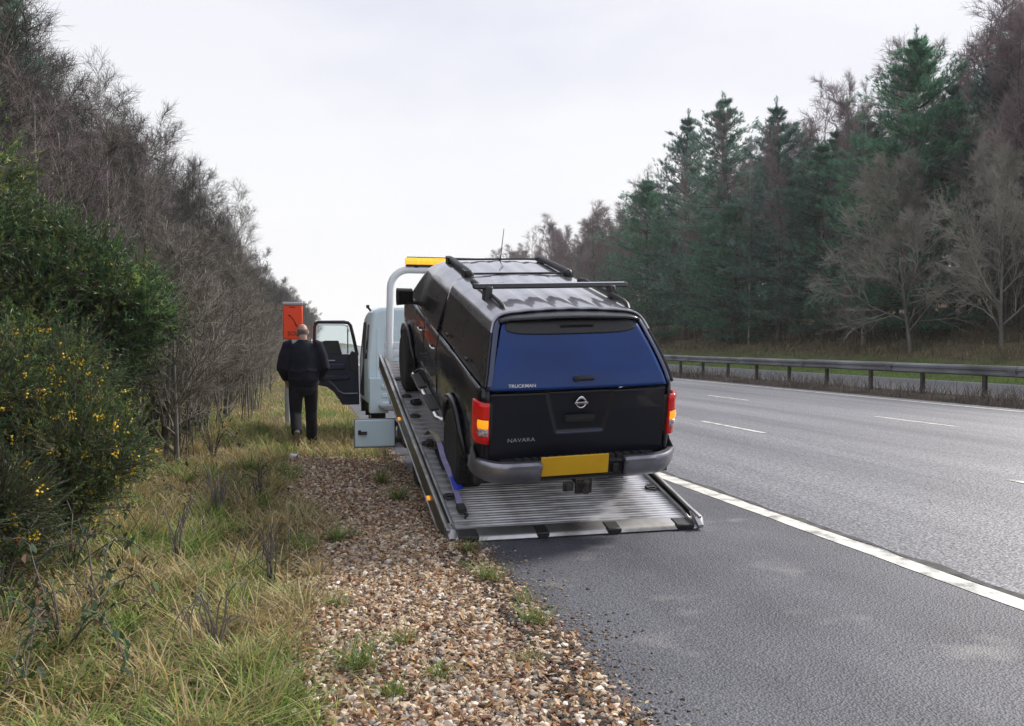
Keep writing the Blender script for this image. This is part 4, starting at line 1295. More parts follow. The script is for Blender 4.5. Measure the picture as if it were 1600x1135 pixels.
def recovery_truck():
    base = Vector((2.33, 12.0, 0))
    root = empty('recovery_truck', base)
    tag(root, 'pale blue recovery truck with its aluminium bed tilted down to the tarmac', 'recovery truck')
    LEN = 5.55
    def part(b, name, m, parent=None, **k): return b.build(name, m, parent or root, **k)
    def bx(b, x, s, n, sz, mi=0): b.box(bed_pt(x, s, n), sz, BED_R, mi)
    # deck frame
    b = MB(base)
    bx(b, (XL + XR) / 2, LEN / 2 + .15, -.075, (XR - XL - .10, LEN - .35, .07))
    for s in np.arange(.5, LEN, .45): bx(b, (XL + XR) / 2, float(s), -.14, (XR - XL - .12, .06, .06))
    for x in (1.9, 2.75): bx(b, x, LEN / 2 + .6, -.24, (.09, LEN - 1.4, .16))
    bed = part(b, 'bed', M['steel_dark'], bevel=.006)
    # ribbed planks across the deck, each with raised ribs
    pw = .148
    n = int((LEN - .16) / pw)
    w = XR - XL - .17
    def plank():
        prof = []
        ribs = 3
        st = (pw - .006) / ribs
        for r in range(ribs):
            y0 = -pw / 2 + .003 + r * st
            prof += [(y0, -.006), (y0 + st * .18, -.006), (y0 + st * .30, .008), (y0 + st * .72, .008), (y0 + st * .86, -.006)]
        prof += [(pw / 2 - .003, -.006)]
        V = [(-w / 2, y, z) for y, z in prof] + [(w / 2, y, z) for y, z in prof]
        k = len(prof)
        V += [(-w / 2, -pw / 2 + .003, -.035), (-w / 2, pw / 2 - .003, -.035), (w / 2, -pw / 2 + .003, -.035), (w / 2, pw / 2 - .003, -.035)]
        F = [(i, i + k, i + k + 1, i + 1) for i in range(k - 1)]
        F += [(2 * k, 2 * k + 2, k, 0), (k - 1, 2 * k - 1, 2 * k + 3, 2 * k + 1)]
        m = bpy.data.meshes.new('plank')
        m.from_pydata(V, [], F)
        m.materials.append(M['alu'])
        return m
    me = plank()
    for i in range(n):
        o = link('plank', me, bed)
        o.location = bed_pt((XL + XR) / 2, .13 + pw * (i + .5), -.002 + R_.uniform(-.0012, .0012)) - base
        o.rotation_euler = (A_BED + R_.uniform(-.004, .004), 0, 0)
    # near lip of the deck, with dark wear pads
    b = MB(base)
    lip = [(-.03, -.04), (-.045, -.02), (-.035, .0), (.0, .012), (.13, .012), (.13, -.04)]
    b.ring([[bed_pt(x, s, nn) for s, nn in lip][::-1] for x in (XL + .04, XR - .04)], True)
    part(b, 'ramp_lip', M['alu_rail'], sharp=.9)
    for x, ww in ((XL + .18, .17), (XL + .80, .11), (XL + 1.42, .13), (XR - .17, .17)):
        b = MB(base)
        bx(b, x, .03, -.012, (ww, .15, .062))
        part(b, 'wear_pad', M['black'], bevel=.012)
    # side rails: dark outer channel with bright edges, tapering at the foot
    for side, x in ((-1, XL), (1, XR)):
        def rail(x0, x1, n0, n1, s0=-.02, s1=LEN, nose=.22):
            b = MB(base)
            cross = lambda s, nt: [bed_pt(x0, s, n0), bed_pt(x1, s, n0), bed_pt(x1, s, nt), bed_pt(x0, s, nt)]
            b.ring([cross(s0, n0 + .03), cross(s0 + nose, n1), cross(s1, n1)], True)
            return b
        xo = x if side < 0 else x - .05
        part(rail(xo, xo + .05, -.11, .055), 'side_channel', M['rail_dark'], bevel=.008)
        b = rail(xo - .008, xo + .026, .056, .082, -.03)
        bb = rail(xo - .012, xo + .012, -.128, -.108, -.03)
        b.add([Vector(v) + base for v in bb.v], bb.f)
        part(b, 'rail_edge', M['alu_rail'], bevel=.008)
        xi = x + .065 if side < 0 else x - .10
        part(rail(xi, xi + .035, -.02, .034, .02), 'inner_rail', M['alu_rail'], bevel=.008)
        b = MB(base)
        b.tube([bed_pt(x - side * .04, -.06, .0), bed_pt(x - side * .04, .0, .035), bed_pt(x - side * .035, .10, .05)], [.03, .045, .03], 10)
        part(b, 'rail_end', M['alu_rail'])
        for s in (.85, 3.05):
            b = MB(base)
            b.box(bed_pt(x + side * .013, s, -.03), (.03, .06, .026), BED_R)
            part(b, 'marker_lamp', M['amber_lens'], bevel=.006)
        # lashing rings along the deck
        for s in (.75, 2.1, 3.0, 3.75, 4.5):
            b = MB(base)
            c = bed_pt(x - side * .16, s, .022)
            b.tube([c + Vector((.05 * math.cos(a), .05 * math.sin(a), .012 * math.sin(a))) for a in np.linspace(0, 2 * PI, 13)], .011, 6, False)
            b.box(c, (.10, .03, .022), BED_R)
            part(b, 'lashing_ring', M['black'])
    # headboard and light gantry
    b = MB(base)
    yb = bed_pt(0, LEN, 0).y + .05
    zb_ = bed_pt(0, LEN, 0).z
    for zc_ in (.02, .14): b.box((2.34, yb + .02, zb_ + .06 + zc_), (XR - XL - .1, .03, .09))
    part(b, 'headboard', M['truck_white'], bevel=.01)
    b = MB(base)
    lx, rx, zt, yg = 1.36, 3.32, 2.635, yb + .02
    pts = [(lx - .02, yg, zb_ - .1), (lx - .01, yg, 1.9)]
    for a in np.linspace(0, PI / 2, 7): pts.append((lx + .26 - .26 * math.cos(a), yg, zt - .26 + .26 * math.sin(a)))
    for a in np.linspace(PI / 2, 0, 7): pts.append((rx - .26 + .26 * math.cos(a), yg, zt - .26 + .26 * math.sin(a)))
    pts += [(rx, yg, 1.9), (rx, yg, zb_ - .1)]
    b.tube(pts, .052, 14)
    part(b, 'light_gantry', M['truck_white'], sharp=1.2)
    b = MB(base)
    bl = [(-.06, -.045), (-.075, 0), (-.055, .05), (.055, .05), (.075, 0), (.06, -.045)]
    xs = np.linspace(1.57, 2.50, 6)
    bar = None
    for i in range(5):
        b = MB(base)
        b.ring([[(x, yg + p, zt + .118 + q) for p, q in bl] for x in (xs[i] + .003, xs[i + 1] - .003)], True)
        o = part(b, 'light_bar_lens', M['amber_bar'], bevel=.008)
    b = MB(base)
    b.ring([[(x, yg + p * .96, zt + .118 + q * .8) for p, q in bl] for x in (2.51, 3.22)], True)
    part(b, 'light_bar_lens', M['grey_lens'], bevel=.012)
    b = MB(base); b.box((2.39, yg, zt + .06), (1.62, .13, .022)); b.box((2.39, yg, zt + .176), (1.60, .09, .012))
    for x in (1.72, 3.05): b.box((x, yg, zt + .045), (.06, .10, .03))
    part(b, 'light_bar_base', M['black'], bevel=.005)
    b = MB(base); b.box((1.93, yg - .05, zt - .085), (.16, .09, .07))
    part(b, 'work_lamp', M['black'], bevel=.012)
    # chassis, axle and wheels below the bed
    b = MB(base)
    for x in (1.95, 2.72): b.box((x, 12.1, .62), (.09, 6.4, .16))
    for y in (9.3, 10.4, 11.5, 12.6): b.box((2.33, y, .62), (.75, .10, .10))
    b.box((2.33, 9.55, .40), (1.5, .12, .12)); b.lathe([(.02, -.14), (.15, -.1), (.15, .1), (.02, .14)], (2.33, 9.55, .40), 'y', 12)
    b.box((1.72, 10.9, .56), (.36, .7, .30)); b.box((2.95, 11.2, .55), (.40, .9, .32))
    b.box((2.33, 14.9, .52), (1.5, .14, .12))
    part(b, 'chassis', M['steel_dark'], bevel=.01)
    def wheel(x, y, r, wd, side):
        b = MB(base)
        s = side
        prof = [(r * .56, -wd / 2), (r * .90, -wd / 2 - .004), (r * .985, -wd * .36), (r, -wd * .2), (r, wd * .2), (r * .985, wd * .36), (r * .90, wd / 2 + .004), (r * .56, wd / 2)]
        b.lathe(prof, (x, y, r), 'x', 32)
        w_ = part(b, 'wheel', M['rubber'], sharp=.5)
        b = MB(base)
        b.lathe([(r * .57, s * wd * .49), (r * .52, s * wd * .5), (r * .46, s * wd * .22), (r * .2, s * wd * .30), (r * .18, s * wd * .52), (.01, s * wd * .52)], (x, y, r), 'x', 24)
        for k in range(6):
            a = k * PI / 3; b.lathe([(.016, s * wd * .22), (.016, s * wd * .36)], (x, y + r * .33 * math.cos(a), r + r * .33 * math.sin(a)), 'x', 8)
        part(b, 'rim', M['truck_white'], w_, sharp=.5)
    for x, s in ((1.44, -1), (1.68, -1), (2.98, 1), (3.22, 1)): wheel(x, 9.55, .34, .20, s)
    for x, s in ((1.42, -1), (3.24, 1)): wheel(x, 14.95, .38, .22, s)
    # mudguard over the rear wheels
    for x in (1.56, 3.10):
        b = MB(base)
        ar = [(9.55 + .44 * math.cos(a), .36 + .42 * math.sin(a)) for a in np.linspace(.35, PI - .35, 9)]
        b.grid(lambda u, v, x=x: Vector((x - .24 + .48 * v, ar[int(round(u * 8))][0], min(ar[int(round(u * 8))][1], .62))), 8, 1)
        part(b, 'mudguard', M['black'], solid=.01)
    # ---- cab
    cx0, cx1, yr, yf = 1.19, 3.47, 14.0, 15.95
    zc0, zc1 = .62, 2.14
    b = MB(base)
    def cab_ring(y, zt_, zl, inset):
        P = []
        tops = [(cx0, zl), (cx0, 1.28), (cx0 + .055 + inset, zt_ - .16), (cx0 + .09 + inset, zt_ - .06), (cx0 + .20 + inset, zt_), (2.33, zt_ + .035)]
        L_ = [Vector((px, y, pz)) for px, pz in tops]
        Rr = [Vector((2 * 2.33 - p.x, p.y, p.z)) for p in L_[:-1]][::-1]
        return L_ + Rr
    b.ring([cab_ring(yr, zc1, zc0, .02), cab_ring(yr + .05, zc1 + .03, zc0, 0), cab_ring(yr + .8, zc1 + .06, zc0, 0), cab_ring(yf - .35, zc1 + .03, zc0, .02)], True)
    b.ring([cab_ring(yf - .349, 1.40, .52, 0)[:2] + cab_ring(yf - .349, 1.40, .52, 0)[-2:], [Vector((cx0 + .03, yf, .5)), Vector((cx0 + .03, yf, 1.3)), Vector((cx1 - .03, yf, 1.3)), Vector((cx1 - .03, yf, .5))]], True)
    part(b, 'cab', M['truck_blue'], bevel=.03, sharp=.5)
    b = MB(base)      # windscreen
    b.prism([(cx0 + .12, yf - .34, 2.02), (cx1 - .12, yf - .34, 2.02), (cx1 - .06, yf - .03, 1.32), (cx0 + .06, yf - .03, 1.32)], (0, .02, .01))
    part(b, 'windscreen', M['glass'])
    b = MB(base)      # rear quarter window and open door aperture on the left
    b.prism([(cx0 - .008, yr + .20, 1.34), (cx0 - .008, yr + .55, 1.34), (cx0 + .045, yr + .55, 1.90), (cx0 + .045, yr + .20, 1.90)], (.02, 0, 0))
    part(b, 'side_window', M['glass'])
    b = MB(base)
    b.prism([(cx0 - .006, yr + .72, .70), (cx0 - .006, yf - .36, .70), (cx0 - .006, yf - .36, 1.30), (cx0 + .05, yf - .50, 1.96), (cx0 + .05, yr + .72, 1.96), (cx0 - .006, yr + .72, 1.3)], (.03, 0, 0))
    part(b, 'door_opening', M['black'])
    b = MB(base)      # rear window of the cab
    b.box((2.33, yr - .004, 1.72), (1.1, .02, .36))
    part(b, 'rear_window', M['glass'], bevel=.008)
    b = MB(base)      # pressed ribs on the back wall
    for x in (cx0 + .16, cx0 + .30, cx0 + .44): b.box((x, yr - .004, 1.28), (.05, .014, 1.12))
    part(b, 'back_rib', M['truck_blue'], bevel=.006)
    b = MB(base)      # skirt panel and step below the cab corner
    b.box((cx0 + .16, yr - .10, .76), (.30, .16, .56))
    for z in (.62, .76, .90): b.box((cx0 + .26, yr - .19, z), (.12, .02, .07))
    part(b, 'corner_panel', M['truck_blue'], bevel=.012)
    b = MB(base); b.box((cx0 + .33, yr - .28, .60), (.36, .34, .05)); b.tube([(cx0 + .2, yr - .42, .57), (cx0 + .46, yr - .42, .55)], .03, 8)
    part(b, 'step', M['grey_cab'], bevel=.01)
    b = MB(base)      # front wheel arch and mirror arm stub
    ar = [(14.95 + .46 * math.cos(a), .40 + .44 * math.sin(a)) for a in np.linspace(0, PI, 13)]
    b.grid(lambda u, v: Vector((cx0 + .0 + .3 * v, ar[int(round(u * 12))][0], ar[int(round(u * 12))][1])), 12, 1)
    part(b, 'wheel_arch', M['black'], solid=.015)
    b = MB(base); b.tube([(cx0 + .05, yr + .02, zc1 - .02), (cx0 - .0, yr - .02, zc1 + .03)], .018, 8)
    b.box((cx0 + .0, yr - .02, zc1 + .04), (.05, .03, .05))
    part(b, 'corner_lamp', M['black'])
    for s, x in ((-1, cx0 + .22), (1, cx1 - .22)):
        b = MB(base); b.box((x, yf + .005, .82), (.28, .03, .16)); part(b, 'headlight', M['clear_lens'], bevel=.02)
    b = MB(base); b.box((2.33, yf + .03, .52), (2.2, .12, .22)); part(b, 'front_bumper', M['grey_cab'], bevel=.03)
    # ---- open left door, seen from its dark inner side
    hx, hy = 1.175, 15.62
    ang = math.radians(3)
    def D(u, z, t=0.0):     # u metres out from the hinge, t through the thickness (towards the camera)
        return Vector((hx - u * math.cos(ang) - t * math.sin(ang), hy + u * math.sin(ang) - t * math.cos(ang), z))
    W_ = .80
    outer = [(0.0, .50), (.30, .50), (.36, .60), (.44, .72), (.56, .82), (.76, .86), (W_, .92), (W_ + .005, 1.32), (W_ - .02, 1.92), (W_ - .07, 1.985), (.20, 1.985), (.13, 1.93), (.02, 1.36)]
    win = [(.10, 1.30), (.20, 1.37), (.27, 1.45), (.71, 1.45), (.735, 1.50), (.715, 1.87), (.68, 1.90), (.24, 1.90), (.195, 1.87)]
    # lower panel and the frame bars round the glass
    low_out = [(0.0, .50), (.30, .50), (.36, .60), (.44, .72), (.56, .82), (.76, .86), (W_, .92), (W_ + .005, 1.40), (.02, 1.40)]
    b = MB(base)
    b.prism([D(u, z, -.02) for u, z in low_out], D(0, 0, .05) - D(0, 0, -.02))
    door = part(b, 'door', M['door_blue'], bevel=.012)
    b = MB(base)
    b.tube([D(u, z, .012) for u, z in [(.035, 1.38), (.105, 1.72), (.15, 1.91), (.19, 1.955), (.26, 1.965), (W_ - .09, 1.965), (W_ - .045, 1.945), (W_ - .025, 1.89), (W_ - .012, 1.4)]], .030, 8)
    part(b, 'window_frame', M['black'], door)
    b = MB(base)
    b.tube([D(u, z, .040) for u, z in [(W_ - .05, 1.42), (W_ - .065, 1.88), (W_ - .10, 1.92), (.27, 1.92), (.21, 1.89), (.175, 1.80)]], .011, 8)
    b.tube([D(u, z, .0) for u, z in [(W_ + .004, .94), (W_ + .008, 1.36), (W_ - .005, 1.9), (W_ - .05, 1.985), (.26, 1.995), (.16, 1.95)]], .013, 8)
    part(b, 'frame_edge', M['truck_white'], door)
    b = MB(base)
    b.tube([D(u, z, .056) for u, z in [(W_ - .06, .93), (.66, .95), (.54, .93), (.45, .86), (.36, .745), (.28, .70), (.03, .70)]], .024, 8, True, 0, .6)
    part(b, 'trim_edge', M['bump_grey'], door)
    gl_m = bpy.data.materials.get('clear cab glass')
    b = MB(base)
    b.prism([D(u, z, .004) for u, z in [(.06, 1.41), (.13, 1.72), (.18, 1.90), (.24, 1.93), (W_ - .07, 1.93), (W_ - .045, 1.41)]], D(0, 0, .008) - D(0, 0, .003))
    part(b, 'window', gl_m, door)
    b = MB(base)      # inner trim: armrest, pull, pocket, quarterlight divider
    b.prism([D(u, z, .052) for u, z in [(.30, 1.40), (.66, 1.40), (.64, 1.62), (.60, 1.64), (.36, 1.64)]], D(0, 0, .075) - D(0, 0, .05))
    b.prism([D(u, z, .052) for u, z in [(.02, 1.02), (.16, 1.12), (.20, 1.34), (.13, 1.46), (.05, 1.42), (.02, 1.3)]], D(0, 0, .09) - D(0, 0, .05))
    part(b, 'mirror_back', M['black'], door, bevel=.01)
    b = MB(base)
    b.box(D(.48, 1.18, .085), (.46, .07, .10)); b.box(D(.42, .98, .075), (.5, .05, .09))
    part(b, 'armrest', M['door_blue'], door, bevel=.02)
    b = MB(base); b.tube([D(.68, 1.285, .08), D(.55, 1.285, .10), D(.42, 1.285, .08)], .014, 8)
    part(b, 'pull_handle', M['bump_grey'], door)
    b = MB(base); b.box(D(.20, 1.66, .015), (.02, .02, .5)); part(b, 'quarterlight_bar', M['black'], door)
    # ---- open locker door under the bed
    b = MB(base)
    b.box((.97, 10.45, .515), (.475, .028, .325))
    ld = part(b, 'locker_door', M['truck_blue'], bevel=.012)
    b = MB(base); b.box((.97, 10.464, .515), (.50, .02, .35)); part(b, 'door_edge', M['bump_grey'], ld, bevel=.004)
    b = MB(base)
    b.box((.82, 10.425, .52), (.10, .03, .035)); b.box((.785, 10.42, .53), (.035, .035, .05)); b.tube([(.80, 10.41, .515), (.86, 10.40, .515)], .012, 8)
    part(b, 'latch', M['black'], ld, bevel=.006)
    b = MB(base)
    b.box((1.63, 10.87, .50), (.60, .78, .36)); part(b, 'locker', M['steel_dark'], bevel=.01)
    for z in (.42, .62):
        b = MB(base); b.lathe([(.012, -.04), (.012, .04)], (1.215, 10.45, z), 'z', 8); b.box((1.25, 10.455, z), (.09, .02, .05)); part(b, 'hinge', M['steel_dark'])
    return root

gm = bpy.data.materials.new('clear cab glass')
gm.use_nodes = True
gn, gl2 = gm.node_tree.nodes, gm.node_tree.links
g1 = gn.new('ShaderNodeBsdfTransparent'); g1.inputs['Color'].default_value = (.80, .86, .86, 1)
g2 = gn.new('ShaderNodeBsdfGlossy'); g2.inputs['Roughness'].default_value = .03
g3 = gn.new('ShaderNodeMixShader'); g3.inputs['Fac'].default_value = .10
gl2.new(g1.outputs[0], g3.inputs[1]); gl2.new(g2.outputs[0], g3.inputs[2]); gl2.new(g3.outputs[0], gn['Material Output'].inputs['Surface'])
recovery_truck()

# ------------------------------------------------------------------ the pickup on the bed
def ip(t, xs, ys): return float(np.interp(t, xs, ys))
def smooth(a, b, t):
    t = max(0, min(1, (t - a) / (b - a))); return t * t * (3 - 2 * t)

def pickup():
    yaw = -.010
    Y0 = 7.88
    root = empty('pickup_truck', (2.295, Y0, ZB + math.tan(A_BED) * (Y0 - YB) - .018), (0, 0, 0))
    root.rotation_mode = 'XYZ'
    root.rotation_euler = (Matrix.Rotation(-yaw, 3, 'Z') @ Matrix.Rotation(A_BED, 3, 'X') @ Matrix.Rotation(math.radians(-1.7), 3, 'Y')).to_euler()
    root.scale = (.945, 1, 1)
    tag(root, 'black double cab pickup with a hard canopy and roof bars, on the tilted bed', 'pickup truck')
    WB, RW = 3.02, .37
    RE = -1.0           # rear face of the body
    def part(b, name, m, parent=None, **k): return b.build(name, m, parent or root, **k)
    def bw(z): return ip(z, [.38, .50, .66, .86, 1.02, 1.12, 1.19], [.82, .855, .885, .898, .894, .882, .866])
    def corner(s):      # plan rounding at the tail and the nose
        a = max(0, (RE + .16) - s) / .16
        f = max(0, s - 3.35) / .55
        return -.05 * a * a - .16 * f * f
    def bx_(s, z): return bw(z) + corner(s)
    def arch(s, c, r=.455, zc=.39):
        d = r * r - (s - c) ** 2
        return zc + math.sqrt(d) if d > 0 else -9
    def side(name, s0, s1, bot, top, mt=M['paint'], extra=(), nz=12, parent=None):
        for sd in (-1, 1):
            cols_ = sorted(set(list(np.linspace(s0, s1, 24)) + [e for e in extra if s0 < e < s1]))
            n = len(cols_) - 1
            b = MB()
            def fn(u, v):
                s = cols_[int(round(u * n))]
                z0, z1 = bot(s), top(s)
                z = z0 + (z1 - z0) * v
                return Vector((sd * bx_(s, z), s, z))
            b.grid(fn, n, nz, flip=(sd < 0))
            part(b, name, mt, parent, solid=.02, sharp=.8)
    ar_cols = lambda c: [c + .434 * math.cos(a) for a in np.linspace(.0, PI, 25)] + [c + .455 * math.cos(a) for a in np.linspace(.26, PI - .26, 25)]
    side('bed_side', RE + .02, .985, lambda s: max(.53, arch(s, 0)), lambda s: 1.165, extra=ar_cols(0))
    side('rear_door', 1.0, 1.80, lambda s: max(.50, arch(s, 0)), lambda s: 1.165)
    side('front_door', 1.812, 2.58, lambda s: .50, lambda s: 1.165 - .01 * (s - 1.8))
    side('front_wing', 2.592, 3.86, lambda s: max(.50, arch(s, WB)), lambda s: 1.155 - .09 * smooth(2.6, 3.8, s) , extra=ar_cols(WB))
    # sill
    b = MB()
    for sd in (-1, 1): b.box((sd * .80, 1.5, .47), (.10, 2.05, .09))
    b.box((0, 1.5, .52), (1.25, 4.3, .16)); b.box((0, 1.45, .66), (1.5, 1.0, .3)); b.box((0, -.72, .62), (1.5, .5, .22))
    for y_, l_ in ((0.0, .94), (WB, .94)): b.box((0, y_, .80), (1.0, l_, .5))
    b.box((0, 0, .39), (1.3, .11, .11)); b.box((0, WB, .39), (1.3, .11, .11))
    b.lathe([(.02, -.16), (.16, -.08), (.16, .08), (.02, .16)], (0, 0, .39), 'y', 14)
    for sd in (-1, 1): b.tube([(sd * .30, -1.0, .46), (sd * .30, .4, .5)], .03, 8)
    part(b, 'chassis', M['steel_dark'], bevel=.01)
    # wheel arch flares
    for c in (0, WB):
        for sd in (-1, 1):
            b = MB()
            pts = []
            for a in np.linspace(.12, PI - .12, 25):
                s, z = c + .463 * math.cos(a), .39 + .463 * math.sin(a)
                pts.append((sd * (bx_(s, z) + .03), s, z))
            b.tube(pts, [.024] + [.036] * 23 + [.024], 8)
            part(b, 'arch_flare', M['paint'], sharp=1.5)
            b = MB()       # liner
            b.grid(lambda u, v, c=c, sd=sd: Vector((sd * (.56 + .30 * v), c + .46 * math.cos(PI * u), .39 + .46 * math.sin(PI * u))), 16, 1)
            part(b, 'arch_liner', M['black'], solid=.01)
    # wheels
    def wheel(x, s, sd):
        r, wd = RW, .255
        zc_ = RW + .022
        b = MB()
        b.lathe([(r * .58, -wd / 2), (r * .86, -wd / 2 - .008), (r * .95, -wd * .47), (r * .985, -wd * .38), (r, -wd * .2), (r, wd * .2), (r * .985, wd * .38), (r * .95, wd * .47), (r * .86, wd / 2 + .008), (r * .58, wd / 2)], (x, s, zc_), 'x', 40)
        for k in range(40):       # tread blocks
            a = 2 * PI * k / 40
            for q, ww in ((-.36, .05), (-.13, .06), (.13, .06), (.36, .05)):
                aa = a + (.07 if q in (-.13, .36) else 0)
                b.box((x + q * wd, s + (r + .001) * math.cos(aa), zc_ + (r + .001) * math.sin(aa)), (ww, .036, .012), Matrix.Rotation(aa - PI / 2, 4, 'X'))
        w_ = part(b, 'wheel', M['rubber'], sharp=.5)
        b = MB()
        b.lathe([(r * .60, sd * wd * .48), (r * .57, sd * wd * .50), (r * .54, sd * wd * .30), (r * .50, -sd * wd * .2), (r * .15, -sd * wd * .2)], (x, s, zc_), 'x', 32)
        for k in range(6):
            a = 2 * PI * k / 6
            ca, sa = math.cos(a), math.sin(a)
            b.prism([(x + sd * wd * .30, s + .05 * ca - .03 * sa, zc_ + .05 * sa + .03 * ca), (x + sd * wd * .36, s + r * .56 * ca - .05 * sa, zc_ + r * .56 * sa + .05 * ca),
                     (x + sd * wd * .36, s + r * .56 * ca + .05 * sa, zc_ + r * .56 * sa - .05 * ca), (x + sd * wd * .30, s + .05 * ca + .03 * sa, zc_ + .05 * sa - .03 * ca)], (sd * .03, 0, 0))
        b.lathe([(.075, sd * wd * .28), (.07, sd * wd * .46), (.03, sd * wd * .48)], (x, s, zc_), 'x', 16)
        part(b, 'rim', M['rim'], w_, sharp=.5)
    for s in (0, WB):
        for sd in (-1, 1): wheel(sd * (.80 if s == 0 else .84), s, sd)
    # ---- tail: gate, corner posts, lamps, bumper
    def tail_s(z): return RE + ip(z, [.5, .62, 1.0, 1.165], [.03, .0, .0, .012])
    b = MB()
    def gate(u, v):
        x = -.80 + 1.60 * u
        z = .60 + .548 * v
        s = tail_s(z) + .012 * (x / .7) ** 2 - .004
        # shallow trapezoid recess in the middle
        hw = ip(z, [.80, 1.15], [.21, .30])
        rec = smooth(hw + .02, hw - .01, abs(x)) * smooth(.80, .825, z) if False else (1 - smooth(hw - .012, hw + .012, abs(x))) * smooth(.795, .82, z)
        # pressed crease lines
        return Vector((x, s + .020 * rec, z))
    b.grid(gate, 96, 44)
    tg = part(b, 'tailgate', M['gate_paint'], solid=.03, sharp=1.0)
    b = MB()
    for k in range(2): pass
    b.box((0, RE + .012, .925), (.27, .03, .075))
    hs = part(b, 'handle_recess', M['black'], tg, bevel=.012)
    b = MB(); b.ring([[(x, RE - .008 - .016 * math.sin(PI * t) , .952 + q) for t, q in ((.0, -.014), (.3, -.018), (.5, -.02), (.7, .0), (.5, .022), (0, .018))] for x in (-.125, .125)], True)
    part(b, 'gate_handle', M['black'], tg, bevel=.006)
    b = MB(); b.tube([(-.21, RE + .004, .812), (-.18, RE - .004, .804), (.18, RE - .004, .804), (.21, RE + .004, .812)], .006, 6)
    part(b, 'recess_edge', M['paint_blue'], tg)
    # round badge: ring with a crossing bar
    b = MB()
    bc = Vector((.0, RE - .004, 1.075))
    b.tube([bc + Vector((.044 * math.cos(a), -.006, .044 * math.sin(a))) for a in np.linspace(0, 2 * PI, 29)], .0085, 8, False)
    b.box(bc + Vector((0, -.008, 0)), (.122, .014, .021))
    part(b, 'badge', M['chrome'], tg, bevel=.003)
    me = text_mesh('badge_lettering', 'NISSAN', .0185, M['ink'], .0008, 'CENTER', .0002)
    o = link('badge_lettering', me, tg); o.location = bc + Vector((0, -.0162, -.0065)); o.rotation_euler = (PI / 2, 0, 0)
    me = text_mesh('lettering', 'NAVARA', .047, M['chrome'], .003, 'LEFT', .0, 1.32)
    o = link('lettering', me, tg); o.location = (-.645, RE - .004, .665); o.rotation_euler = (PI / 2, 0, 0)
    # corner posts beside the lamps
    for sd in (-1, 1):
        b = MB()
        def post(u, v):
            z = .54 + .625 * v
            a = u * PI / 2
            x0 = .803
            xo = bx_(RE + .02, z) - .0
            return Vector((sd * (x0 + (xo - x0) * math.sin(a) ** .8), RE + .0 + .05 * (1 - math.cos(a)) ** 1.2, z))
        b.grid(post, 10, 10, flip=(sd < 0))
        part(b, 'corner_post', M['gate_paint'], solid=.015, sharp=1.2)
        # lamp: a red wrap round lens with its amber and clear blocks
        def lamp_rings(z0, z1, u0, u1, pr):
            b = MB()
            def fn(u, v):
                a = (u0 + (u1 - u0) * u)
                z = z0 + (z1 - z0) * v
                aa = a * PI / 2
                bulge = .012 * math.sin(PI * min(1, max(0, v))) if pr > .01 else 0
                x = .812 + (.908 - .812) * math.sin(aa) ** .9
                s = RE - .020 + .15 * (1 - math.cos(aa)) ** 1.15
                nx, ns = math.sin(aa), -math.cos(aa)
                return Vector((sd * (x + nx * (pr + bulge * .5)), s + ns * (pr + bulge * .5), z))
            b.grid(fn, 14, 8, flip=(sd < 0))
            return b
        tl = part(lamp_rings(.745, 1.115, 0, 1, .012), 'tail_light', M['red_lens'], solid=.03, sharp=1.2)
        part(lamp_rings(.885, .965, .04, .55, .021), 'indicator', M['amber_lens'], tl, solid=.008, sharp=1.2)
        part(lamp_rings(.815, .882, .04, .55, .021), 'reversing_lamp', M['clear_lens'], tl, solid=.008, sharp=1.2)
        b = lamp_rings(.968, .974, .02, .6, .022)
        part(b, 'lens_divider', M['black'], tl, solid=.004)
        b = MB()       # end closure of the lamp body
        b.box((sd * .82, RE + .06, .93), (.10, .12, .36)); part(b, 'lamp_body', M['black'], tl, bevel=.02)
    # bumper: two satin ends, a dark stepped middle
    def bump_s(x):
        a = max(0, (abs(x) - .62) / .29)
        return RE - .155 + .02 * (x / .9) ** 2 + .17 * a ** 2.6
    for sd in (-1, 1):
        b = MB()
        prof = [(.05, .72), (.0, .722), (-.012, .708), (-.012, .69), (.004, .684), (.006, .655), (.012, .60), (.03, .54), (.055, .505), (.12, .495)]
        rings = []
        for t in np.linspace(0, 1, 15):
            x = .375 + (.90 - .375) * t
            low = .045 * smooth(.9, 0, t) * 0
            rings.append([Vector((sd * (x + (-.02 if i > 6 and t > .9 else 0)), bump_s(x) + p, z + (.012 * t if z < .6 else 0))) for i, (p, z) in enumerate(prof)])
        # wrap round the corner
        for k in (1, 2, 3):
            x = .90 + .012 * (k < 2)
            rings.append([Vector((sd * (x - .015 * (k - 1)), bump_s(.9) + p + .10 * k, z + .012 + .02 * k * (z < .6))) for p, z in prof])
        b.ring(rings, False, 0, closed=False)
        if sd > 0: b.f = [f[::-1] for f in b.f]
        part(b, 'bumper_end', M['bump_grey'], solid=.02, sharp=.7)
    b = MB()
    prof = [(.08, .705), (.02, .705), (.01, .69), (.03, .665), (.036, .56), (.02, .545), (.02, .515), (.05, .505), (.12, .505)]
    rings = [[Vector((x, bump_s(x) + p + (0 if abs(x) > .33 else .012), z)) for p, z in prof] for x in (-.378, -.345, -.325, -.2, 0, .2, .325, .345, .378)]
    b.ring(rings, False, 0, closed=False)
    part(b, 'bumper_step', M['black'], solid=.02, sharp=.6)
    b = MB(); b.box((0, RE - .05, .712), (1.40, .16, .02)); part(b, 'step_pad', M['black'], bevel=.006)
    b = MB()
    for i in range(16): b.box((-.57 + .076 * i, RE - .09, .724), (.05, .06, .006))
    part(b, 'step_tread', M['black'])
    b = MB(); b.box((-.075, RE - .140, .648), (.61, .014, .165)); part(b, 'number_plate', M['plate'], bevel=.012, seg=3)
    b = MB()
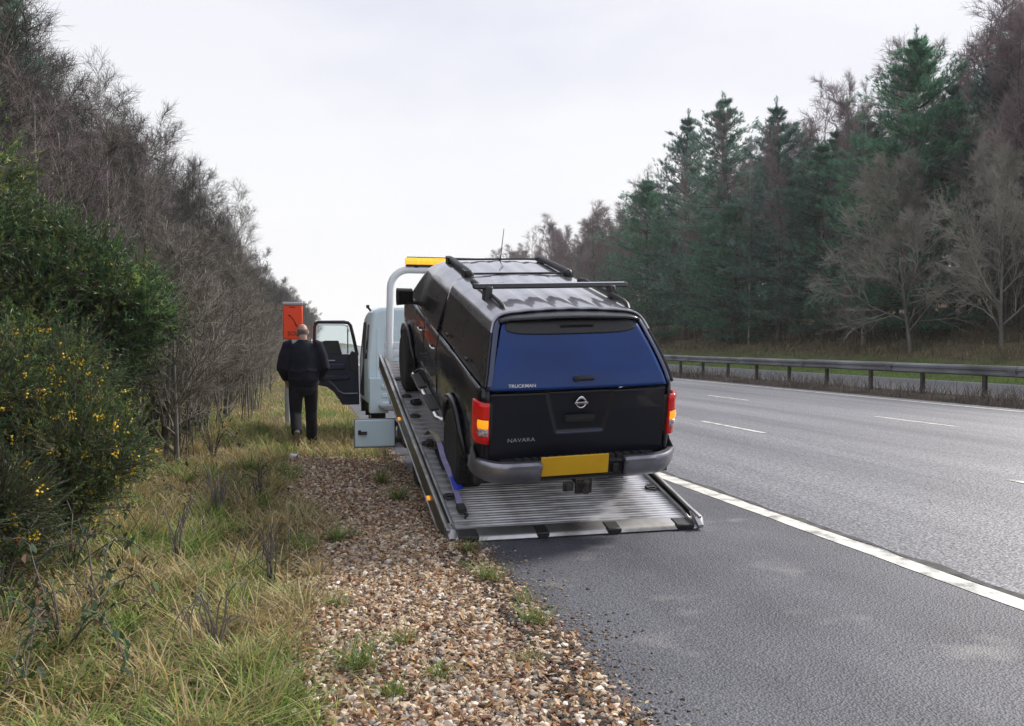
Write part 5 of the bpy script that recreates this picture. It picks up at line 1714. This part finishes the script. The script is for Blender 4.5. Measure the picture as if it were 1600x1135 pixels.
    for x in (-.375, .30): b.box((x, RE - .125, .615), (.05, .04, .10))
    b.tube([(-.38, RE - .145, .528), (.36, RE - .145, .528)], .010, 6)
    part(b, 'plate_surround', M['black'], bevel=.006)
    b = MB(); b.box((-.09, RE - .135, .69), (.08, .02, .014)); b.box((.11, RE - .135, .69), (.08, .02, .014)); part(b, 'plate_lamp', M['clear_lens'], bevel=.003)
    # tow bar
    b = MB()
    b.box((0, RE - .05, .44), (.07, .30, .07)); b.box((0, RE - .17, .44), (.15, .03, .13)); b.box((.0, RE - .21, .415), (.05, .08, .035))
    b.lathe([(.018, -.02), (.016, .035)], (0, RE - .235, .44), 'z', 10); b.ell((0, RE - .235, .492), (.026, .026, .026), 14, 8)
    for q in (-.045, .045):
        for z in (.41, .475): b.lathe([(.013, -.012), (.013, .012)], (q, RE - .188, z), 'y', 6)
    b.box((-.13, RE - .15, .43), (.09, .03, .075)); b.lathe([(.03, -.02), (.03, .02)], (-.13, RE - .175, .435), 'y', 12)
    b.box((.5, RE + .1, .44), (.8, .05, .06)); b.box((-.5, RE + .1, .44), (.8, .05, .06))
    part(b, 'tow_bar', M['steel_dark'], bevel=.005)
    # ---- canopy
    half = [(x_ * .975, z_) for x_, z_ in [(.866, 1.178), (.846, 1.26), (.818, 1.36), (.784, 1.47), (.750, 1.57), (.722, 1.65), (.698, 1.70), (.664, 1.735), (.61, 1.756), (.54, 1.767), (.44, 1.773), (.30, 1.781), (.15, 1.786), (0, 1.788)]]
    ch_ref = [None]
    def cs(half, v, ribs=True):     # v 0..1 across, left to right
        t = abs(v - .5) * 2          # 1 at bottom edge, 0 at centre
        L_ = [0.0]
        H = half[::-1]
        for i in range(1, len(H)): L_.append(L_[-1] + math.dist(H[i], H[i - 1]))
        d = t * L_[-1]
        x = ip(d, L_, [p[0] for p in H]); z = ip(d, L_, [p[1] for p in H])
        x = -x if v < .5 else x
        if half is not ch_ref[0]: x -= .035 * smooth(1.2, 1.75, z)
        return x, z
    def rib(x, s, s0, s1):
        if abs(x) > .50: return 0
        q = (x + .5) / 1.0 * 5.0
        w_ = abs((q % 1) - .5)
        return .006 * (1 - smooth(.18, .34, w_)) * smooth(s0, s0 + .03, s) * (1 - smooth(s1 - .03, s1, s))
    def can_r(z): return ip(z, [1.165, 1.30, 1.50, 1.68, 1.79], [RE + .0, RE + .055, RE + .16, RE + .275, RE + .34])
    NV = 120
    def shell(u, v):
        x, z = cs(half, v)
        s = can_r(z) + (1.0 - can_r(z)) * u
        return Vector((x * (1 - .012 * (1 - u)), s, z + rib(x, s, RE + .32, .93)))
    b = MB(); b.grid(shell, 60, NV)
    b.m = [1 if min(b.v[i][2] for i in f) > 1.610 else 0 for f in b.f]  # canopy roof and shoulders take the painted sky sheen, sides stay black
    can = part(b, 'canopy', [M['paint'], M['roof_sky_sheen']], solid=.02, sharp=1.2)
    b = MB()       # front wall of the canopy
    pts = [Vector((cs(half, i / 40)[0], .99, cs(half, i / 40)[1] - .004)) for i in range(41)]
    b.add(pts, [tuple(range(41))]); part(b, 'canopy_front', M['paint'], can, smooth=False, solid=.01)
    def half_x(z): return ip(z, [p[1] for p in half], [p[0] for p in half])
    def rear_pt(x, z, out=0.0):
        bul = .030 * (1 - (x / .75) ** 2)
        return Vector((x, can_r(z) - bul * .6 - out, z + .10 * 0))
    # rear frame of the canopy: posts left and right of the hatch
    for sd in (-1, 1):
        b = MB()
        def post2(u, v):
            z = 1.175 + (1.735 - 1.175) * v
            xo = half_x(z) * .988
            xi = half_x(z) - .052 - .004 * (1 - v)
            x = xo + (xi - xo) * u
            return Vector((sd * x - .035 * smooth(1.2, 1.75, z), can_r(z) - .022 * math.sin(u * PI / 2), z))
        b.grid(post2, 6, 16, flip=(sd > 0))
        part(b, 'canopy_post', M['paint_blue'], can, solid=.012, sharp=1.2)
    b = MB()
    def hatch(u, v):
        z = 1.168 + (1.722 - 1.168) * v
        hw = half_x(z) - .058 - .020 * v
        x = -hw + 2 * hw * u - .014 - .03 * v
        e = abs(2 * u - 1)
        return Vector((x, can_r(z) - .026 - .022 * (1 - e ** 2) - .012 * math.sin(PI * v), z))
    b.grid(hatch, 40, 24, flip=False)
    ht = part(b, 'rear_hatch', M['hatch'], can, solid=.012, sharp=1.2)
    # black strip painting the roof lip's shade on the glass, with the brake lamp
    b = MB()
    def band(u, v):
        z = 1.612 + (1.726 - 1.612) * v
        hw = half_x(z) - .100 - .035 * (1 - v) * (1 - v)
        x = -hw + 2 * hw * u - .04
        e = abs(2 * u - 1)
        z = z + (.03 * e ** 8 * (1 - v))
        return Vector((x, can_r(z) - .026 - .022 * (1 - e ** 2) - .012 * math.sin(PI * (z - 1.168) / .554) - .012, z))
    b.grid(band, 30, 8)
    part(b, 'lip_shade_band', M['black'], ht, solid=.010)
    b = MB(); b.box((0, can_r(1.675) - .068, 1.675), (.30, .02, .022)); part(b, 'brake_lamp', M['glass'], ht, bevel=.004)
    # roof lip overhanging the hatch
    b = MB()
    def lip(u, v):
        x, z = cs(half, .5 + (u - .5) * .52)
        zt = z + .004
        w_ = abs(2 * u - 1)
        s0 = can_r(1.75) + .10
        s1 = can_r(1.75) - .115 + .05 * w_ ** 3
        return Vector((x, s0 + (s1 - s0) * v, zt - .030 * v * v - .002))
    b.grid(lip, 40, 8, flip=True)
    part(b, 'roof_lip', M['paint'], can, solid=.022, sharp=1.2)
    b = MB(); hz = 1.255
    b.ring([[(x, can_r(hz) - .055 - p, hz + q) for p, q in ((0, -.018), (.02, -.02), (.032, -.004), (.026, .018), (0, .02))] for x in (-.085, .095)], True)
    b.lathe([(.026, -.03), (.022, .0)], (-.06, can_r(hz) - .055, hz), 'y', 12)
    part(b, 'hatch_handle', M['black'], ht, bevel=.006)
    me = text_mesh('decal', 'TRUCKMAN', .036, M['decal'], .001, 'LEFT', .0004, 1.2)
    o = link('decal', me, ht); o.location = (-.655, can_r(1.205) - .045, 1.195); o.rotation_euler = (PI / 2 - .16, 0, -.03)
    # wiper-less seam along the canopy foot and bright strip on the bed rail
    for sd in (-1, 1):
        b = MB(); b.tube([(sd * (bw(1.165) + .010 + corner(s) * .6), s, 1.172) for s in np.linspace(RE + .09, .96, 12)], .008, 6)
        part(b, 'rail_strip', M['chrome'])
        b = MB()
        def win(u, v, sd=sd):
            z = 1.225 + (1.610 - 1.225) * v
            r0 = can_r(z) + .16 + .05 * v; r1 = .90
            s = r0 + (r1 - r0) * u
            return Vector((sd * (half_x(z) + .005) - .035 * smooth(1.2, 1.75, z), s, z))
        b.grid(win, 30, 10, flip=(sd < 0))
        part(b, 'canopy_window', M['glass'], can, solid=.008)
        b = MB(); b.tube([(sd * (half_x(z) + .011) - .035 * smooth(1.2, 1.75, z), s, z) for s, z in ((RE + .26, 1.245), (.88, 1.245), (.89, 1.27), (.89, 1.58), (.86, 1.612), (RE + .46, 1.612), (RE + .40, 1.58), (RE + .25, 1.28), (RE + .26, 1.245))], .006, 6, False)
        part(b, 'window_seal', M['black'], can)
        b = MB(); b.box((sd * .868, -.35, 1.262), (.03, .07, .03)); b.box((sd * .868, .55, 1.262), (.03, .07, .03)); part(b, 'window_latch', M['black'], can, bevel=.008)
    # ---- cab above the belt line
    ch = [(.866, 1.168), (.850, 1.25), (.815, 1.38), (.778, 1.50), (.745, 1.595), (.715, 1.65), (.678, 1.697), (.628, 1.732), (.575, 1.750), (.50, 1.762), (.40, 1.770), (.2, 1.780), (0, 1.785)]
    ch_ref[0] = ch
    def ap(z): return ip(z, [1.165, 1.45, 1.68, 1.79], [3.02, 2.66, 2.36, 2.22])
    def cab(u, v):
        x, z = cs(ch, v)
        a_ = ap(z)
        s = 1.015 + (a_ - 1.015) * u
        zz_ = z - .03 * smooth(1.7, 2.4, s) * smooth(1.6, 1.78, z) + rib(x, s, 1.08, 2.05) * .8
        return Vector((x - math.copysign(.02 * smooth(1.9, 2.5, s), x) * smooth(0, .2, abs(x)), s, zz_))
    b = MB(); b.grid(cab, 50, 110)
    b.m = [1 if min(b.v[i][2] for i in f) > 1.585 else 0 for f in b.f]  # upper cab faces get the lighter copy, its sky reflection painted in
    cb = part(b, 'cab_roof', [M['paint'], M['roof_sky_sheen']], solid=.02, sharp=1.2)
    b = MB()
    pts = [Vector((cs(ch, i / 40)[0], 1.022, cs(ch, i / 40)[1] - .003)) for i in range(41)]
    b.add(pts, [tuple(range(41))]); part(b, 'cab_back', M['paint'], cb, smooth=False, solid=.01)
    def cx(z): return ip(z, [p[1] for p in ch], [p[0] for p in ch])
    def sidew(name, f0, f1, z0=1.195, z1=1.60):
        for sd in (-1, 1):
            b = MB()
            def fn(u, v, sd=sd):
                z = z0 + (z1 - z0) * v
                s = f0(z) + (f1(z) - f0(z)) * u
                return Vector((sd * (cx(z) - .02 * smooth(1.9, 2.5, s) + .006), s, z))
            b.grid(fn, 16, 12, flip=(sd < 0))
            part(b, name, M['glass'], cb, solid=.008)
    sidew('rear_side_window', lambda z: 1.10 + .10 * smooth(1.3, 1.7, z), lambda z: 1.765)
    sidew('front_side_window', lambda z: 1.85, lambda z: ap(z) - .13)
    b = MB()
    def screen(u, v):
        z = 1.165 + (1.735 - 1.165) * v
        hw = cx(min(z, 1.70)) - .03 - .02
        x = -hw + 2 * hw * u
        return Vector((x, ap(z) + .012 + .07 * (1 - (x / hw) ** 2) * (1 - v * .5), z - .01))
    b.grid(screen, 24, 12, flip=True)
    part(b, 'windscreen', M['glass'], cb, solid=.008)
    for sd in (-1, 1):     # bright sills under the side windows, door handles, drip rails
        b = MB(); b.tube([(sd * (bw(1.165) + .006), s, 1.178) for s in np.linspace(1.03, 1.79, 8)], .0075, 6); part(b, 'window_sill', M['chrome'])
        b = MB(); b.tube([(sd * (bw(1.165) + .004), s, 1.176) for s in np.linspace(1.83, 2.56, 8)], .0075, 6); part(b, 'window_sill', M['chrome'])
        for s in (1.08, 1.90):
            b = MB(); b.tube([(sd * (bw(1.02) + .002), s, 1.02), (sd * (bw(1.02) + .034), s + .02, 1.022), (sd * (bw(1.02) + .036), s + .13, 1.024), (sd * (bw(1.02) + .002), s + .155, 1.024)], .012, 8)
            b.box((sd * (bw(1.02) + .012), s + .08, 1.0), (.03, .10, .03))
            part(b, 'door_handle', M['chrome'], bevel=.004)
        b = MB(); b.tube([(sd * (cx(1.70) + .003 - .02 * smooth(1.9, 2.5, s)), s, 1.70 - .03 * smooth(1.7, 2.4, s) * .3) for s in np.linspace(1.06, 2.2, 10)], .007, 6); part(b, 'drip_rail', M['black'])
        # mirror
        b = MB()
        b.ring([[Vector((sd * (.91 + .20 * u), 2.42 + p * (1 - .25 * u) , 1.275 + q * (1 + .12 * u))) for p, q in ((-.045, -.085), (-.05, 0), (-.045, .085), (.02, .10), (.075, .06), (.085, 0), (.075, -.06), (.02, -.10))] for u in (.12, .3, .7, 1.0, 1.1)], True)
        b.tube([(sd * .85, 2.44, 1.19), (sd * .95, 2.43, 1.205)], .03, 8)
        mm = part(b, 'wing_mirror', M['black'], bevel=.012)
        b = MB(); b.box((sd * 1.02, 2.372, 1.275), (.165, .006, .15)); part(b, 'mirror_glass', M['glass'], mm)
        # running board: bright tube ends with dark tread between
        b = MB()
        b.tube([(sd * .80, .60, .46), (sd * .90, .62, .435), (sd * .935, .70, .43), (sd * .935, 2.30, .43), (sd * .90, 2.38, .435), (sd * .80, 2.40, .46)], .036, 10, True, 0, .8)
        sbb = part(b, 'running_board', M['chrome'], sharp=1.2)
        for s in (1.13, 1.92):
            b = MB(); b.box((sd * .925, s, .463), (.10, .50, .02)); part(b, 'step_tread', M['black'], sbb, bevel=.006)
        # roof rails of the cab
        b = MB()
        b.tube([(sd * .545, 1.02, 1.81), (sd * .545, 1.10, 1.822), (sd * .545, 2.02, 1.812), (sd * .53, 2.13, 1.795)], [.032, .036, .034, .028], 12)
        rr = part(b, 'roof_rail', M['black'])
        b = MB(); b.ell((sd * .545, 1.02, 1.81), (.048, .045, .046), 14, 8); b.box((sd * .57, 1.10, 1.80), (.06, .16, .09)); b.box((sd * .56, 2.06, 1.785), (.06, .14, .10)); part(b, 'rail_foot', M['black'], rr, bevel=.015)
    # cross bars
    for s, z, w_ in ((2.06, 1.805, .55), (1.06, 1.81, .555)):
        b = MB(); b.tube([(-w_, s, z), (w_, s, z)], .011, 8); part(b, 'cross_bar', M['black'])
    b = MB()
    sb_, zb2 = -.02, 1.885
    b.ring([[(x, sb_ + p, zb2 + q) for p, q in ((-.05, -.012), (-.034, -.026), (.034, -.026), (.05, -.006), (.034, .016), (-.02, .018))] for x in (-.74, -.71, .74, .77)], True)
    rb = part(b, 'roof_bar', M['black'], bevel=.004)
    b = MB(); b.tube([(-.70, sb_ - .012, zb2 + .017), (.74, sb_ - .012, zb2 + .017)], .007, 6); part(b, 'bar_insert', M['chrome'], rb)
    for sd in (-1, 1):
        b = MB()
        b.ring([[(sd * (.60 + .03 * u + dx), sb_ - .07 * u + dy * (1.2 - .2 * u), 1.885 - .135 * u) for dx, dy in ((-.035, -.05), (.035, -.05), (.035, .06), (-.035, .06))] for u in (0, .35, .7, 1)], True)
        part(b, 'bar_foot', M['black'], rb, bevel=.012)
    for sd in (-1, 1):     # raised side rails on the canopy roof
        b = MB()
        b.tube([(sd * .575, -.56, 1.762), (sd * .58, -.50, 1.795), (sd * .585, -.40, 1.812), (sd * .585, .60, 1.815), (sd * .58, .72, 1.80), (sd * .575, .78, 1.768)], [.020, .022, .018, .018, .022, .02], 8)
        part(b, 'canopy_rail', M['black'])
    b = MB(); b.tube([(.05, 2.06, 1.76), (.05, 2.02, 1.85), (.055, 1.93, 2.16)], [.010, .006, .0035], 6); b.lathe([(.022, -.02), (.014, .03)], (.05, 2.06, 1.765), 'z', 10)
    part(b, 'aerial', M['black'])
    # ---- nose
    b = MB()
    def bonnet(u, v):
        s = 3.0 + .80 * u
        x = (-.80 + 1.60 * v)
        z = 1.175 - .10 * u - .06 * (x / .8) ** 4 - .10 * max(0, u - .8)
        return Vector((x * (1 - .12 * u * u), s + .05 * (1 - (x / .8) ** 2) * u, z))
    b.grid(bonnet, 16, 24); part(b, 'bonnet', M['paint'], solid=.02, sharp=1.2)
    b = MB(); b.box((0, 3.80, .88), (1.1, .06, .30)); part(b, 'grille', M['chrome'], bevel=.02)
    b = MB(); b.box((0, 3.86, .60), (1.6, .20, .26)); part(b, 'front_bumper', M['paint'], bevel=.06)
    b = MB(); b.box((0, 3.4, .8), (1.2, .7, .5)); part(b, 'engine_bay', M['black'])
    for sd in (-1, 1):
        b = MB(); b.box((sd * .66, 3.78, .92), (.26, .12, .20)); part(b, 'headlight', M['clear_lens'], bevel=.04)
        b = MB(); b.box((sd * .72, -.52, .40), (.22, .012, .26)); part(b, 'mud_flap', M['black'])
    # heights of belt line, lamps and bumper as on the real body
    zi, zo = [-1, 0, .495, .69, .722, .745, 1.115, 1.165, 1.6, 1.79, 3], [-1, 0, .475, .620, .638, .79, 1.13, 1.225, 1.62, 1.79, 3]
    seen = set()
    def remap(o):
        if o.name.split('.')[0] in ('wheel', 'arch_flare', 'arch_liner', 'chassis', 'running_board', 'tow_bar'): return
        if o.type == 'MESH' and o.data.name not in seen:
            seen.add(o.data.name)
            if o.location.length > 0:
                o.location.z = ip(o.location.z, zi, zo)
            else:
                n = len(o.data.vertices); co = np.zeros(n * 3); o.data.vertices.foreach_get('co', co)
                co = co.reshape(-1, 3); co[:, 2] = np.interp(co[:, 2], zi, zo)
                o.data.vertices.foreach_set('co', co.ravel()); o.data.update()
        for c in o.children: remap(c)
    for c in root.children: remap(c)
    for o in bpy.data.objects:
        if o.name == 'lettering.001': o.location.z = .785
pickup()

# ------------------------------------------------------------------ lashing straps on the bed
def strap_ribbon(pts, w, name, m, parent, base):
    b = MB(base)
    rings = []
    for i, p in enumerate(pts):
        d = (Vector(pts[min(i + 1, len(pts) - 1)]) - Vector(pts[max(i - 1, 0)])).normalized()
        sdv = d.cross(Vector((0, -math.sin(A_BED), math.cos(A_BED)))); sdv.normalize()
        up = sdv.cross(d).normalized() * .0025
        rings.append([Vector(p) - sdv * w / 2 - up, Vector(p) + sdv * w / 2 - up, Vector(p) + sdv * w / 2 + up, Vector(p) - sdv * w / 2 + up])
    b.ring(rings, True)
    return b.build(name, m, parent, sharp=.4)
base = bed_pt(1.5, .7, 0)
root = empty('wheel_strap', base)
tag(root, 'lilac ratchet strap with a blue sleeve tying down the left rear wheel', 'ratchet strap')
strap_ribbon([bed_pt(1.40, .50, .03), bed_pt(1.41, .72, .05), bed_pt(1.405, .95, .10), bed_pt(1.37, 1.25, .19), bed_pt(1.37, 1.5, .25)], .05, 'webbing', M['strap_purple'], root, base)
strap_ribbon([bed_pt(1.435, .78, .075), bed_pt(1.43, .86, .095), bed_pt(1.425, .96, .12)], .085, 'sleeve', M['strap_blue'], root, base)
strap_ribbon([bed_pt(1.37, 1.5, .255), bed_pt(1.375, 1.75, .24), bed_pt(1.36, 2.0, .20), bed_pt(1.30 + .05, 2.15, .10)], .05, 'webbing', M['strap_tan'], root, base)
b = MB(base)
b.box(bed_pt(1.40, .46, .035), (.07, .13, .04), BED_R); b.tube([bed_pt(1.40, .40, .03), bed_pt(1.43, .34, .035), bed_pt(1.40, .30, .02)], .012, 8)
b.build('ratchet', M['steel_dark'], root, bevel=.006)
base = bed_pt(1.44, 2.0, 0)
root = empty('loose_strap', base)
tag(root, 'loose bundled strap lying on the bed beside the rear wheel', 'strap')
pts = []
for i in range(16): pts.append(bed_pt(1.355 + .013 * i + .01 * math.sin(i * 1.9), 2.02 + .05 * math.sin(i * 2.1), .03 + .02 * abs(math.sin(i * 1.3))))
MB(base).tube(pts, [.016, .024, .018, .026, .018, .022, .028, .016] * 2, 8).build('webbing', M['strap_tan'], root)
b = MB(base); b.box(bed_pt(1.37, 2.03, .05), (.07, .11, .05), BED_R); b.box(bed_pt(1.46, 2.0, .055), (.06, .07, .05), BED_R); b.tube([bed_pt(1.34, 2.10, .03), bed_pt(1.33, 1.95, .07)], .012, 8)
b.build('ratchet', M['steel_dark'], root, bevel=.008)
strap_ribbon([bed_pt(1.43, 1.93, .02), bed_pt(1.425, 1.7, .024), bed_pt(1.42, 1.5, .02), bed_pt(1.425, 1.38, .022)], .07, 'strap_tail', M['black'], root, base)
b = MB(); b.box((0, 0, .03), (.11, .10, .05)); b.tube([(-.05, 0, .05), (.05, .02, .05)], .02, 8)
ch = b.build('wheel_chock', M['black'], None, bevel=.012)
ch.location = bed_pt(1.42, 3.45, .006); ch.rotation_euler = (A_BED, 0, .3)
tag(ch, 'small black wheel chock lying between the side rail and the running board', 'wheel chock')


# ------------------------------------------------------------------ thin winter haze in the air
HZ0, HZ1 = Vector((-190, -64, -1.6)), Vector((232, 426, 37))
hz = MB().box((HZ0 + HZ1) / 2, HZ1 - HZ0).mesh('haze', M['decal'], smooth=False)
hz.materials.clear()
hm = bpy.data.materials.new('haze')
hm.use_nodes = True
hn = hm.node_tree.nodes
hn.remove(hn['Principled BSDF'])
hv = hn.new('ShaderNodeVolumePrincipled')
hv.inputs['Color'].default_value = (.97, .98, 1.0, 1)
hv.inputs['Density'].default_value = 0.0004
hm.node_tree.links.new(hv.outputs['Volume'], hn['Material Output'].inputs['Volume'])
hz.materials.append(hm)
tag(link('haze', hz), kind='stuff')
